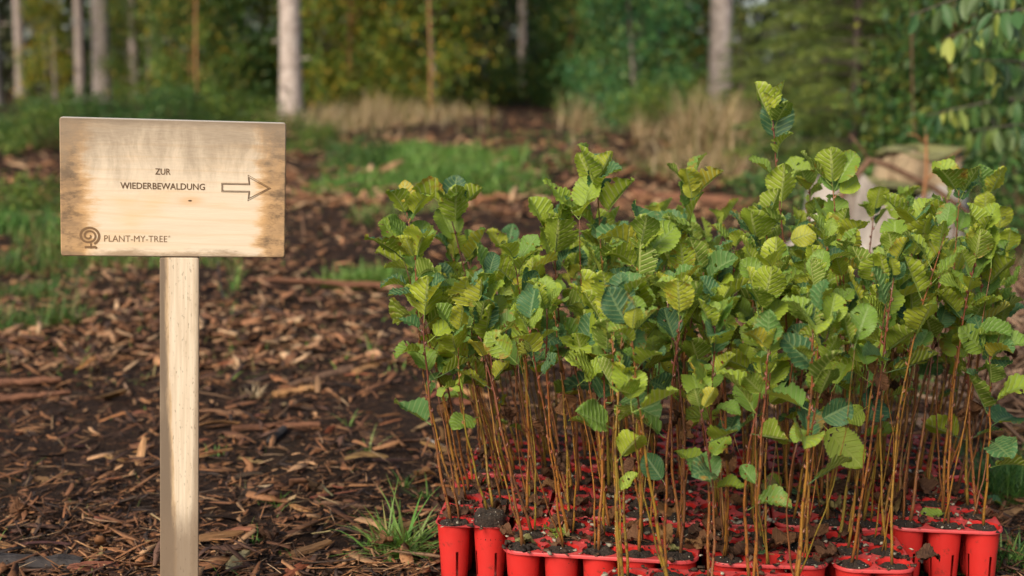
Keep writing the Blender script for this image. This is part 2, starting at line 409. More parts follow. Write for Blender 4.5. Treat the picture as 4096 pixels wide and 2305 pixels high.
M_STUMPT = bark('stump_step_wood', (.40, .30, .185), (.16, .105, .06), (22, 22, 2.5), 1)
M_MOSS = plain('stump_top_moss', (.15, .14, .085), .9, 16, .8, (.16, .17, .035), .6)

def make_ground_mat():
    m, nt, b, N, L = mat_new('forest_soil'); oc = texco(nt)
    n1 = noise(nt, 55, 9, oc, rough=.8); n2 = noise(nt, 1.1, 4, oc); n3 = noise(nt, 220, 3, oc)
    c = ramp(nt, n1, [(.34, (.010, .0055, .0035)), (.52, (.050, .025, .014)), (.70, (.15, .075, .038))])
    c = mix(nt, sstep(nt, n3, .58, .7), c, (.17, .10, .06))
    c = mix(nt, mth(nt, 'MULTIPLY', sstep(nt, n2, .52, .70), .35), c, (.060, .060, .018))
    L.new(c, b.inputs['Base Color']); b.inputs['Roughness'].default_value = .9; b.inputs['Specular IOR Level'].default_value = .2
    L.new(bump(nt, mth(nt, 'ADD', n1, mth(nt, 'MULTIPLY', n3, .3)), 1.0, .05), b.inputs['Normal']); return m
M_GROUND = make_ground_mat()

# ------------------------------------------------------------------ ground
def stretch(n, near, far, power):
    t = np.linspace(-1, 1, n); return np.sign(t)*(np.abs(t)*near+np.abs(t)**power*(far-near))
xs = stretch(381, 4.2, 130, 5)
ys = np.concatenate([np.linspace(-60, 1.4, 24)[:-1], 1.4+np.linspace(0, 1, 420)**2.6*150])
gx, gy = np.meshgrid(xs, ys)
gV = np.stack([gx.ravel(), gy.ravel(), gz(gx, gy).ravel()], 1)
nx = len(xs); ii = np.arange(len(ys)-1)[:, None]*nx+np.arange(nx-1)[None, :]
gF = np.stack([ii, ii+1, ii+nx+1, ii+nx], -1).reshape(-1, 4)
tag(ob('ground', np_mesh('ground', gV, gF, smooth=True), M_GROUND), kind='structure')

# ------------------------------------------------------------------ the wooden sign
SIGN_YAW = math.radians(12); SIGN_ROLL = math.radians(1.95)
BW, BH, BT = .392, .2450, .021
bc = cam_point(699, 754, 2.549)
sx = Vector((math.cos(SIGN_YAW), math.sin(SIGN_YAW), 0))
rootm = Matrix.Rotation(SIGN_YAW, 4, 'Z') @ Matrix.Rotation(SIGN_ROLL, 4, 'Y')
sign_base = bc + rootm.to_3x3() @ Vector((.004, 0, -bc.z))
sign = bpy.data.objects.new('wooden_sign', None); COL.objects.link(sign)
sign.location = sign_base; sign.rotation_euler = rootm.to_euler()
tag(sign, 'pale weathered wooden direction sign with engraved arrow on a single square post', 'sign')
def bevel_box(w, d, h, r, jit=0.0):
    """box centred in x,y,z with rounded vertical-plane corners, front at -d/2"""
    mb = MB(); loops = []
    def outline(k, e):
        o = []
        for cx, cz, a0 in ((1, 1, 0), (-1, 1, 90), (-1, -1, 180), (1, -1, 270)):
            for q in range(4):
                a = math.radians(a0+q*30)
                o.append(((cx*(w/2-r)+(r-e)*math.cos(a)), k, (cz*(h/2-r)+(r-e)*math.sin(a))))
        return o
    e = r*.35
    L4 = [outline(-d/2, e), outline(-d/2+e, 0), outline(d/2-e, 0), outline(d/2, e)]
    vs = [p for l in L4 for p in l]; n = 16; fs = [tuple(range(n)), tuple(range(3*n, 4*n))[::-1]]
    for a in range(3):
        for k in range(n): fs.append((a*n+k, (a+1)*n+k, (a+1)*n+(k+1) % n, a*n+(k+1) % n))
    mb.add(vs, fs); return mb.mesh('bevel_box', smooth=False)
bz = (bc-sign_base).length
board = ob('board', bevel_box(BW, BT, BH, .005), M_BOARD, sign, loc=(-.004, 0, bz))
post_top = bz-BH/2-.0015
PW = .0695
post_h = post_top+.06
pm = bevel_box(PW, .042, post_h, .004)
for v in pm.vertices: v.co.z += post_h/2-.06
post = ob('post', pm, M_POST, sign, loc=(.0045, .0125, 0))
bat = bevel_box(PW*.9, .018, .16, .003)
ob('batten', bat, M_POST, sign, loc=(.0045, BT/2+.0105, bz-BH/2+.02))

def text_mesh(s, size, sxx=1.0, bold=0.0):
    cu = bpy.data.curves.new('t', 'FONT'); cu.body = s; cu.size = size; cu.align_x = 'LEFT'; cu.offset = bold
    cu.resolution_u = 3
    o = bpy.data.objects.new('t', cu); COL.objects.link(o)
    dg = bpy.context.evaluated_depsgraph_get(); me = bpy.data.meshes.new_from_object(o.evaluated_get(dg))
    bpy.data.objects.remove(o); bpy.data.curves.remove(cu)
    n = len(me.vertices); co = np.zeros(n*3, np.float32); me.vertices.foreach_get('co', co); co = co.reshape(-1, 3)
    mn, mx = co.min(0), co.max(0)
    co -= [(mn[0]+mx[0])/2, (mn[1]+mx[1])/2, 0]; co[:, 0] *= sxx
    out = np.stack([co[:, 0], np.zeros(n), co[:, 1]], 1)
    me.vertices.foreach_set('co', out.astype(np.float32).ravel()); me.update()
    return me, (mx[0]-mn[0])*sxx, mx[1]-mn[1]
FRONT = -BT/2-.0006
def bpos(u, v): return ((u-.5)*BW, FRONT, (.5-v)*BH)     # u,v: fractions across / down the board face
def lettering(s, uc, vc, width, height, mat, bold=0.0):
    me, w, h = text_mesh(s, 1.0, 1.0, bold)
    co = np.zeros(len(me.vertices)*3, np.float32); me.vertices.foreach_get('co', co); co = co.reshape(-1, 3)
    co[:, 0] *= width/w; co[:, 2] *= height/h; me.vertices.foreach_set('co', co.ravel())
    ob('lettering', me, mat, board, loc=bpos(uc, vc))
lettering('ZUR', .448, .376, .0268, .0110, M_ENGR, .010)
lettering('WIEDERBEWALDUNG', .448, .482, .1465, .0116, M_ENGR, .010)
lettering('PLANT-MY-TREE', .328, .868, .1090, .0112, M_ENGL, -.004)
lettering('\u00ae', .476, .850, .0034, .0034, M_ENGL)
def stroke(mb, pts, w, closed=False):
    n = len(pts); L_ = []; R_ = []
    for i in range(n):
        a = pts[(i-1) % n] if (closed or i > 0) else pts[i]; c = pts[(i+1) % n] if (closed or i < n-1) else pts[i]; p = pts[i]
        def nrm(q, r):
            d = Vector((r[0]-q[0], r[1]-q[1])); d.normalize() if d.length > 0 else None; return Vector((-d.y, d.x))
        n1 = nrm(a, p) if a != p else nrm(p, c); n2 = nrm(p, c) if c != p else n1
        m_ = (n1+n2); m_.normalize(); k = 1/max(.4, m_.dot(n1))
        ww = (w(i/(n-1)) if callable(w) else w)/2*k
        L_.append((p[0]+m_.x*ww, 0, p[1]+m_.y*ww)); R_.append((p[0]-m_.x*ww, 0, p[1]-m_.y*ww))
    fs = [(i, (i+1) % n, n+(i+1) % n, n+i) for i in range(n if closed else n-1)]
    mb.add(L_+R_, fs)
ar = MB()
def arrow_pts(e):
    # outline of the arrow, shrunk by e
    x0, x1, x2 = -.0405+e, .0075+e*.9, .0465-e*2.0
    hs, hh = .0078-e, .0232-e*2.2
    return [(x0, hs), (x1, hs), (x1-.0015, hh), (x2, 0), (x1-.0015, -hh), (x1, -hs), (x0, -hs)]
stroke(ar, arrow_pts(0), .0008, True); stroke(ar, arrow_pts(.0019), .0011, True)
ob('arrow', ar.mesh('arrow', False), M_ENGR, board, loc=bpos(.813, .484))
em = MB()
ring = []
for i in range(64):                            # spiral crown of the emblem, wound from outside in
    t = i/63; a = math.radians(-62+t*800); r = .0162*(1-t)**.75+.0014
    ring.append((r*1.04*math.cos(a), r*.93*math.sin(a)))
stroke(em, ring, lambda t: .0042-.0012*t)
stroke(em, [(.0035, -.0135), (.0032, -.0205)], .0032)
stroke(em, [(-.0075, -.0208), (-.003, -.0202), (.004, -.0208), (.010, -.0198), (.0135, -.0222)], .0042)
ob('emblem', em.mesh('emblem', False), M_ENGL, board, loc=(bpos(.123, .865)[0], FRONT, bpos(.129, .850)[2]))

# ------------------------------------------------------------------ plant trays
PITCH_C = .07; HOLE = .0322; TOPZ = .122
def deck_mesh(nc, nr, skip=()):
    mb = MB(); seg = 28; T = .0035
    for c in range(nc):
        for r in range(nr):
            if (c, r) in skip: continue
            cx, cy = (c+.5)*PITCH_C, (r+.5)*PITCH_C
            corner = ((c in (0, nc-1)) and (r in (0, nr-1)))
            inn, out = [], []
            for k in range(seg):
                a = 2*math.pi*(k+.5)/seg; ca, sa = math.cos(a), math.sin(a)
                inn.append((cx+HOLE*ca, cy+HOLE*sa))
                m_ = max(abs(ca), abs(sa)); ox, oy = ca/m_*PITCH_C/2, sa/m_*PITCH_C/2
                if corner and ((ca < 0) == (c == 0)) and ((sa < 0) == (r == 0)):
                    ox, oy = ca*PITCH_C/2*1.015, sa*PITCH_C/2*1.015
                out.append((cx+ox, cy+oy))
            v = [(p[0], p[1], 0) for p in inn]+[(p[0], p[1], 0) for p in out]
            mb.add(v, [(k, seg+k, seg+(k+1) % seg, (k+1) % seg) for k in range(seg)])
    # rim that hangs from the outer edge
    W_, H_ = nc*PITCH_C, nr*PITCH_C; rr = PITCH_C/2*1.015
    pts = []
    for sx_, sy_, a0 in ((1, 1, 0), (-1, 1, 90), (-1, -1, 180), (1, -1, 270)):
        for q in range(9):
            a = math.radians(a0+q*11.25)
            px = (W_-PITCH_C/2 if sx_ > 0 else PITCH_C/2); py = (H_-PITCH_C/2 if sy_ > 0 else PITCH_C/2)
            pts.append((px+rr*math.cos(a), py+rr*math.sin(a)))
    if not skip:
        n = len(pts); cx, cy = W_/2, H_/2
        v = [(p[0], p[1], 0.0004) for p in pts]+[(cx+(p[0]-cx)*1.006, cy+(p[1]-cy)*1.006, -.001) for p in pts]+[(cx+(p[0]-cx)*1.006, cy+(p[1]-cy)*1.006, -.0055) for p in pts]
        mb.add(v, [(a*n+k, (a+1)*n+k, (a+1)*n+(k+1) % n, a*n+(k+1) % n) for a in range(2) for k in range(n)])
    # small raised drain bosses between the pots
    for c in range(1, nc):
        for r in range(1, nr):
            if any(s in ((c, r), (c-1, r), (c, r-1), (c-1, r-1)) for s in skip): continue
            x, y = c*PITCH_C, r*PITCH_C; k8 = 8
            v = [(x+q*math.cos(2*math.pi*k/k8), y+q*math.sin(2*math.pi*k/k8), h) for q, h in ((.0044, .0004), (.0036, .0016), (.0022, .0016), (.0018, .0006)) for k in range(k8)]
            mb.add(v, [(a*k8+k, (a+1)*k8+k, (a+1)*k8+(k+1) % k8, a*k8+(k+1) % k8) for a in range(3) for k in range(k8)]+[tuple(3*k8+k for k in range(k8))])
    return mb.mesh('deck')
def pot_mesh():
    mb = MB(); seg = 36; H = .118
    prof = [(HOLE, 0), (HOLE-.0006, -.004), (HOLE-.0020, -.030), (HOLE-.0035, -.052), (HOLE-.006, -.100), (HOLE-.0072, -H)]
    vs = [(r*math.cos(2*math.pi*k/seg), r*math.sin(2*math.pi*k/seg), z) for r, z in prof for k in range(seg)]
    fs = []
    slits = (2, 11, 20, 29)
    for a in range(len(prof)-1):
        for k in range(seg):
            if a == 3 and k in slits: continue
            fs.append((a*seg+k, (a+1)*seg+k, (a+1)*seg+(k+1) % seg, a*seg+(k+1) % seg))
    fs.append(tuple((len(prof)-1)*seg+k for k in range(seg))[::-1])
    mb.add(vs, fs); return mb.mesh('pot')
def plug_mesh(seed, tall=0.0):
    rg = np.random.default_rng(seed); mb = MB(); seg = 20
    rings = [(.0, .006), (.009, .005), (.018, .003), (.026, .0005), (.0303, -.004), (.0305, -.016-tall)]
    vs = []
    for j, (r, z) in enumerate(rings):
        for k in range(seg):
            a = 2*math.pi*k/seg; jit = rg.normal(0, .0024) if j < 4 else (rg.normal(0, .001) if j < 5 else 0)
            vs.append((r*math.cos(a)*(1+rg.normal(0, .03 if 0 < j < 4 else .006)), r*math.sin(a), z+jit if j else .006))
    fs = [(a*seg+k, (a+1)*seg+k, (a+1)*seg+(k+1) % seg, a*seg+(k+1) % seg) for a in range(len(rings)-1) for k in range(seg)]
    mb.add(vs, fs); me = mb.mesh('root_plug', smooth=False); me.materials.append(M_SOIL); return me
PLUGS = [plug_mesh(s) for s in range(5)]; PLUG_TALL = plug_mesh(9, .03)
POT = pot_mesh(); POT.materials.append(M_POT)
DECKS = {}
# name, front left corner, yaw, columns, rows, height of the top, missing cell, tray label, words for its saplings
TRAYS = [
 ('T0', (.146, 2.184), -6, 5, 3, TOPZ-.004, (), 'red plastic plant tray nearest the camera, cut off by the picture bottom', 'nearest tray'),
 ('T1', (-.020, 2.458), -10, 5, 3, TOPZ+.003, (), 'red plant tray turned crosswise in front, its back left pot empty', 'crosswise front tray'),
 ('T4', (.346, 2.400), -5, 3, 3, TOPZ, (), 'cracked red plant tray right of the crosswise tray, nine pots', 'cracked front tray'),
 ('T5', (.566, 2.378), -3, 2, 3, TOPZ-.003, (), 'two pot wide broken piece of red tray beside the cracked tray', 'broken tray piece'),
 ('A1', (-.150, 2.610), -5.5, 3, 5, TOPZ-.001, ((2, 0),), 'leftmost near red plant tray with a torn corner and a lifted soil plug', 'leftmost near tray'),
 ('B1', (.072, 2.678), -8, 3, 5, TOPZ, (), 'second near red plant tray from the left, behind the crosswise tray', 'second near tray'),
 ('C1', (.287, 2.645), -8, 3, 5, TOPZ-.002, (), 'middle near red plant tray, behind the cracked tray', 'middle near tray'),
 ('D1', (.500, 2.615), -8, 3, 5, TOPZ+.001, (), 'fourth near red plant tray from the left, behind the broken piece', 'fourth near tray'),
 ('E1', (.718, 2.600), -8, 3, 5, TOPZ, (), 'rightmost near red plant tray with tall slotted pots showing', 'rightmost near tray'),
 ('A2', (-.104, 2.985), -6, 3, 5, TOPZ-.003, (), 'leftmost far red plant tray, behind the tray with the torn corner', 'leftmost far tray'),
 ('B2', (.124, 3.036), -8, 3, 5, TOPZ+.002, (), 'second far red plant tray from the left', 'second far tray'),
 ('C2', (.340, 3.030), -8, 3, 5, TOPZ+.006, (), 'middle far red plant tray with empty pots in its front row', 'middle far tray'),
 ('D2', (.556, 2.976), -8, 3, 5, TOPZ, (), 'fourth far red plant tray from the left', 'fourth far tray'),
 ('E2', (.774, 2.985), -8, 3, 5, TOPZ-.002, (), 'rightmost far red plant tray, edged by the grass', 'rightmost far tray'),
]
CELLS = []
for name, (fx, fy), yaw, nc, nr, tz, skip, lab, words in TRAYS:
    t = bpy.data.objects.new('plant_tray', None); COL.objects.link(t)
    t.location = (fx, fy, tz); t.rotation_euler = (0, 0, math.radians(yaw))
    tag(t, lab, 'plant tray', 'red plant trays full of alder saplings')
    key = (nc, nr, skip)
    if key not in DECKS: DECKS[key] = deck_mesh(*key)
    ob('deck', DECKS[key], M_DECK, t)
    u = Vector((math.cos(math.radians(yaw)), math.sin(math.radians(yaw)), 0)); v = Vector((-u.y, u.x, 0))
    for r in range(nr):
        for c in range(nc):
            if (c, r) in skip: continue
            ob('pot', POT, None, t, loc=((c+.5)*PITCH_C, (r+.5)*PITCH_C, 0), rot=(0, 0, R.choice((0, .5, 1.0, 1.5))*math.pi+R.uniform(-.1, .1)))
            CELLS.append((name, c, r, nc, nr, Vector((fx, fy, tz))+u*(c+.5)*PITCH_C+v*(r+.5)*PITCH_C, words))

# ------------------------------------------------------------------ alder leaves (shared shapes)
def alder_leaf(seed, length=.066, flat=False, crumple=0.0):
    rg = random.Random(seed); nv = 32; us = (-1, -.72, -.42, -.16, 0, .16, .42, .72, 1)
    fold = rg.uniform(.12, .80); curl = rg.uniform(-1.3, .4); wid = length*rg.uniform(.33, .45); pleat = .0016
    pet = length*rg.uniform(.24, .36)
    if flat: fold = .12; curl = .2
    tw = rg.uniform(-.35, .35); notch = rg.uniform(-.02, .06); asym = rg.uniform(-.06, .06)
    V = []; U = []; Fs = []
    # centre line with curvature
    y, z, a = pet, 0.0, 0.0; cl = []
    for i in range(nv+1):
        cl.append((y, z, a)); a += curl/nv; y += length/nv*math.cos(a); z += length/nv*math.sin(a)
    for i in range(nv+1):
        t = i/nv
        w = wid*max(0.0, math.sin(math.pi*min(1, (t*.985+.008))**.86))**.62
        if t > .9: w *= 1-((t-.9)/.1)**2*.45
        for u in us:
            au = abs(u); ser = 1.0
            if au == 1: ser = 1+(.055 if i % 2 else -.045)*(1 if 0 < i < nv else 0)
            xx = u*w*ser*(1+asym*(1 if u > 0 else -1)); yo = au*length*.03*math.sin(math.pi*t)-(notch*length*(1-au) if i == nv else 0)
            zz = fold*au*w+pleat*math.sin(2*math.pi*(t*7.5-au*1.5))*(1 if .04 < t < .96 else 0)*min(1, au*3)
            zz += 0.0034*math.sin(au*3+t*10+seed*1.7+(2 if u > 0 else 0))*au*au + tw*xx*(t-.3)
            if crumple:
                zz += crumple*length*(math.sin(u*4.2+t*7+seed)*.5+math.sin(u*7-t*11+seed*2)*.35)*(.3+au)
                xx *= 1-.35*crumple*(1+math.sin(t*9+seed))
            cy, cz, ca = cl[i]
            V.append((xx, cy+yo-zz*math.sin(ca), cz+zz*math.cos(ca))); U.append((u*.5+.5, t))
    m_ = len(us); gone = set()
    if seed % 2 == 0 and not flat:             # bites and holes
        for _ in range(rg.choice((1, 2, 3, 4))):
            hi, hk = rg.randrange(8, nv-1), rg.choice((0, 0, 1, 2, 5, 6, 7, 7))
            for a_ in range(rg.choice((1, 2, 3))): gone.add((min(nv-1, hi+a_), hk))
            if hk in (1, 6) and rg.random() < .6: gone.add((hi, 0 if hk == 1 else 7)); gone.add((min(nv-1, hi+1), 0 if hk == 1 else 7))
    for i in range(nv):
        for k in range(m_-1):
            if (i, k) in gone: continue
            Fs.append((i*m_+k, i*m_+k+1, (i+1)*m_+k+1, (i+1)*m_+k))
    mb = MB(); mb.add(V, Fs, U)
    # stalk
    pr = length*.013
    P = [(0, 0, -.0008), (0, pet*.5, -.0012), (0, pet, -.0004), (0, cl[8][0], cl[8][1]-.0003), (0, cl[18][0], cl[18][1]-.0002)]
    mb.tube(P, [pr*1.1, pr, pr*.9, pr*.6, pr*.25], 5, False, .0, .05)
    for k in range(len(V), len(mb.uv)): mb.uv[k] = (.5, .3)
    return mb.mesh('leaf')
def with_mat(me, m): me.materials.append(m); return me
LEAVES = [with_mat(alder_leaf(i), M_LEAF) for i in range(24)]
LEAF_SPOT = with_mat(alder_leaf(31, .072, True), M_SPOT); LEAF_SPOT2 = with_mat(alder_leaf(35, .05, True), M_SPOT)
DEADS = [with_mat(alder_leaf(50+i, .060, False, .10+.03*i), M_DEAD) for i in range(6)]

# ------------------------------------------------------------------ alder saplings
HERO = {   # tray, column, row : picture position of the tip, look
 ('D1', 0, 3): ((3085, 440), 'tallest'), ('B1', 1, 2): ((2385, 720), 'tall slender'), ('C1', 0, 3): ((2765, 745), 'tall slender'),
 ('A1', 1, 3): ((1790, 830), 'tall yellowish'), ('A1', 0, 2): ((1625, 850), 'tall leaning'), ('E1', 1, 3): ((3835, 760), 'tall dark-leaved'),
 ('D1', 2, 2): ((3330, 730), 'tall broad-leaved'), ('C1', 2, 1): ((3035, 930), 'tall large-leaved'), ('D2', 1, 1): ((3240, 740), 'tall dark-leaved'),
 ('E1', 0, 1): ((3670, 900), 'tall red-stemmed'), ('B1', 0, 1): ((2215, 940), 'tall leafy'), ('T1', 3, 1): ((2560, 1000), 'tall leafy'),
 ('A1', 0, 0): ((1690, 1220), 'short leaning'), ('A1', 0, 1): ((1660, 1010), 'leaning'), ('E1', 2, 0): ((3960, 1420), 'short outward-leaning'),
 ('E1', 2, 2): ((3930, 1130), 'outward-leaning'), ('E1', 2, 1): ((3880, 1290), 'low leafy'), ('T5', 1, 1): ((3560, 1200), 'low leafy'),
 ('T1', 0, 0): ((1900, 1260), 'low leafy'), ('T1', 2, 0): ((2420, 1230), 'low leafy'), ('T4', 1, 1): ((3050, 1210), 'low leafy'),
}
EMPTY = {('T1', 0, 2), ('C2', 1, 0), ('C2', 2, 0), ('C2', 2, 1)}
LOWSOIL = {('T4', 1, 0): .016, ('T5', 0, 2): .008}
def sapling(cell):
    name, c, r, nc, nr, P, words = cell
    if (name, c, r) in EMPTY: return
    if name == 'T0' and r < 1: return
    hero = HERO.get((name, c, r))
    rg = random.Random(hash((ord(name[0]), ord(name[1]), c, r, 3)))
    s = bpy.data.objects.new('alder_sapling', None); COL.objects.link(s)
    lift = .020 if (name, c, r) == ('A1', 1, 0) else -.004-LOWSOIL.get((name, c, r), rg.choice((-.002, -.001, 0, .001, .004)))
    base = P+Vector((0, 0, lift)); s.location = base
    s.rotation_euler = (0, 0, 0)
    rowt = 'nearest row' if r == 0 else ('farthest row' if r == nr-1 else ORD[r]+' row back')
    colt = ('left pot', 'middle pot', 'right pot')[c] if nc == 3 else (('left pot', 'right pot')[c] if nc == 2 else ORD[c]+' pot from left')
    lead = (hero[1]+' ' if hero else '')+'alder sapling'
    tag(s, f'{lead} in {words}, {rowt}, {colt}', 'sapling', 'alder saplings standing in the red trays')
    plug = ob('root_plug', PLUG_TALL if lift > 0 else PLUGS[rg.randrange(5)], None, s, rot=(0, 0, rg.uniform(0, 6.28)))
    off = Vector((rg.uniform(-.006, .006), rg.uniform(-.006, .006), 0))
    if hero:
        tip = cam_point(hero[0][0], hero[0][1], base.y+rg.uniform(-.03, .03))-base
    else:
        H = rg.gauss(.450, .065)
        if name in ('T0', 'T1', 'T4', 'T5'): H = rg.gauss(.485, .065)
        if name[1] == '2': H = rg.gauss(.440, .06)
        H = min(.59, max(.32, H))
        H += -.035 if base.x < .28 else (-.01 if base.x < .45 else .005)
        out = (base.x-.42)
        tip = Vector((out*.15+rg.gauss(0, .020), rg.gauss(-.01, .028), H))
    H = tip.z
    bend = Vector((rg.gauss(0, .011), rg.gauss(0, .011), 0)); n = 15
    def path(t): return off*(1-t)+tip*t+bend*math.sin(math.pi*t)*1.0+Vector((math.sin(t*21+c), math.cos(t*19+r), 0))*.0014*(1-t*.3)
    pts = [path(i/n)+(Vector((0, 0, -.006)) if i == 0 else Vector()) for i in range(n+1)]
    r0 = rg.uniform(.0023, .0034)
    mb = MB(); rad = [r0*(1-.68*(i/n))*(1.18 if i == 0 else 1)+rg.uniform(0, .0003) for i in range(n+1)]
    mb.tube(pts, rad, 6, True)
    # nodes along the stem: buds, leaves at the upper ones
    big = hero is not None
    lower = rg.uniform(.58, .74) if H < .55 else rg.uniform(.58, .68); t = .12; k = rg.uniform(0, 6.28); first = True
    leaves = []; airy = rg.choice((.15, .25, .4, .55, .7)) if not big else .12; low_leaf = .20 if rg.random() < .4 else .07
    while t < .985:
        p = path(t); ph = k; k += 2.4+rg.uniform(-.35, .35)
        d = Vector((math.cos(ph), math.sin(ph), 0)); rr = r0*(1-.68*t)
        a0 = p+d*rr*.6; mb.tube([a0, a0+d*.003+Vector((0, 0, .003)), a0+d*.0035+Vector((0, 0, .0075))], [.0019, .0024, .0004], 4, False, .95, 1.0)
        if t > lower or (t > .3 and rg.random() < low_leaf): leaves.append((t, p, ph))
        t += (.055 if t < lower else rg.uniform(.028, .045))*(.5/max(H, .3))*(1.0 if H < .58 else 1.75)
    st = ob('stem', mb.mesh('stem'), M_STEM, s)
    if rg.random() < .60:                      # a thinner second shoot from the same root
        h2 = rg.uniform(.55, .93); o2 = Vector((rg.choice((-1, 1))*rg.uniform(.005, .011), rg.uniform(-.008, .008), -.005)); m2 = MB()
        e2 = tip*h2+Vector((rg.gauss(0, .028), rg.gauss(0, .022), 0)); k2 = Vector((rg.gauss(0, .012), rg.gauss(0, .012), 0))
        m2.tube([o2*(1-i/9)+e2*(i/9)+k2*math.sin(3.14*i/9)+Vector((.0012*math.sin(i*2.3), 0, 0)) for i in range(10)], [r0*.72*(1-.72*i/9) for i in range(10)], 5, True, 0, h2)
        ob('stem', m2.mesh('stem'), M_STEM, s)
        for q2 in range(rg.choice((1, 2, 3))): leaves.append((max(lower+.01, .99*h2), e2, rg.uniform(0, 6.28)))
    for a in range(4 if big else rg.choice((2, 3))): leaves.append((1.0, path(.99-.012*a), k+a*(1.7 if big else 2.3)))
    for t, p, ph in leaves:
        q = (t-lower)/(1-lower)
        if 0 < q < .8 and rg.random() < airy: continue
        el = math.radians(26+44*max(0, q)+rg.gauss(0, 13))
        if t >= 1.0: el = math.radians(rg.uniform(40, 72) if big else rg.uniform(55, 78))
        sc = rg.uniform(.58, 1.16)*(1.0 if q < .8 else .88)*(1.22 if big else 1.0)
        dead = (q < .12 and rg.random() < .28)
        me = DEADS[rg.randrange(6)] if dead else LEAVES[rg.randrange(len(LEAVES))]
        if dead: el = math.radians(rg.uniform(-75, -20)); sc *= .8
        rot = Matrix.Rotation(ph-math.pi/2, 3, 'Z') @ Matrix.Rotation(el, 3, 'X') @ Matrix.Rotation(rg.gauss(0, .55), 3, 'Y')
        ob('leaf', me, None, s, loc=p, rot=rot.to_euler(), scale=sc)
    if (name, c, r) in (('T4', 2, 1), ('T5', 0, 1)):
        for (me, dv, sc) in (((LEAF_SPOT, Vector((.55, -.35, -.60)), 1.25), (LEAF_SPOT2, Vector((-.5, -.5, .5)), 1.0)) if name == 'T4' else ((LEAF_SPOT2, Vector((-.7, -.5, -.3)), 1.0),)):
            y_ = dv.normalized(); z_ = Vector((0, -1, .25)); x_ = y_.cross(z_).normalized(); z_ = x_.cross(y_)
            lo = ob('leaf', me, None, s, loc=path(.50), rot=Matrix((x_, y_, z_)).transposed().to_euler(), scale=sc)
            lo['label'] = 'yellow-green leaf with brown spots'
for cell in CELLS: sapling(cell)

# fallen leaves lying on the tray decks and the soil
rf = random.Random(5)
deckcells = [c for c in CELLS if c[0] in ('T1', 'T4', 'T5', 'A1', 'B1', 'C1', 'D1', 'E1')]
NAMES = {t[0]: t[8] for t in TRAYS}
for i in range(104):
    cc = deckcells[rf.randrange(len(deckcells))]; P = cc[5]
    green = rf.random() < .07
    me = LEAVES[rf.randrange(24)] if green else DEADS[rf.randrange(6)]
    ang = rf.uniform(0, 6.28); loc = P+Vector((rf.uniform(-.03, .03), rf.uniform(-.005 if cc[2] == 0 else -.04, .04), rf.uniform(.005, .010)))
    o = ob('fallen_leaf', me, None, None, loc=loc, rot=(rf.uniform(-.15, .25), rf.uniform(-.4, .4), ang if cc[2] else rf.uniform(-1.5, 1.5)), scale=rf.uniform(.6, 1.05))
    rw = 'nearest row' if cc[2] == 0 else ('farthest row' if cc[2] == cc[4]-1 else ORD[cc[2]]+' row back')
    cw = ('left', 'middle', 'right')[cc[1]]+' pot' if cc[3] == 3 else (('left', 'right')[cc[1]]+' pot' if cc[3] == 2 else ORD[cc[1]]+' pot')
    tag(o, f'{"fallen green" if green else "withered brown"} leaf on {NAMES[cc[0]]} at {rw}, {cw}', 'leaf', 'fallen leaves on the '+NAMES[cc[0]])

# spilled compost crumbs on the decks
CR = []
gc = np.random.default_rng(31)
for cc in CELLS:
    k = gc.integers(10, 26); a_ = gc.uniform(0, 6.28, k); r_ = gc.uniform(.024, .05, k)
    CR.append(np.stack([cc[5].x+r_*np.cos(a_)*.98, cc[5].y+r_*np.sin(a_)*.98, np.full(k, cc[5].z+.0012)], 1))
CR = np.concatenate(CR)
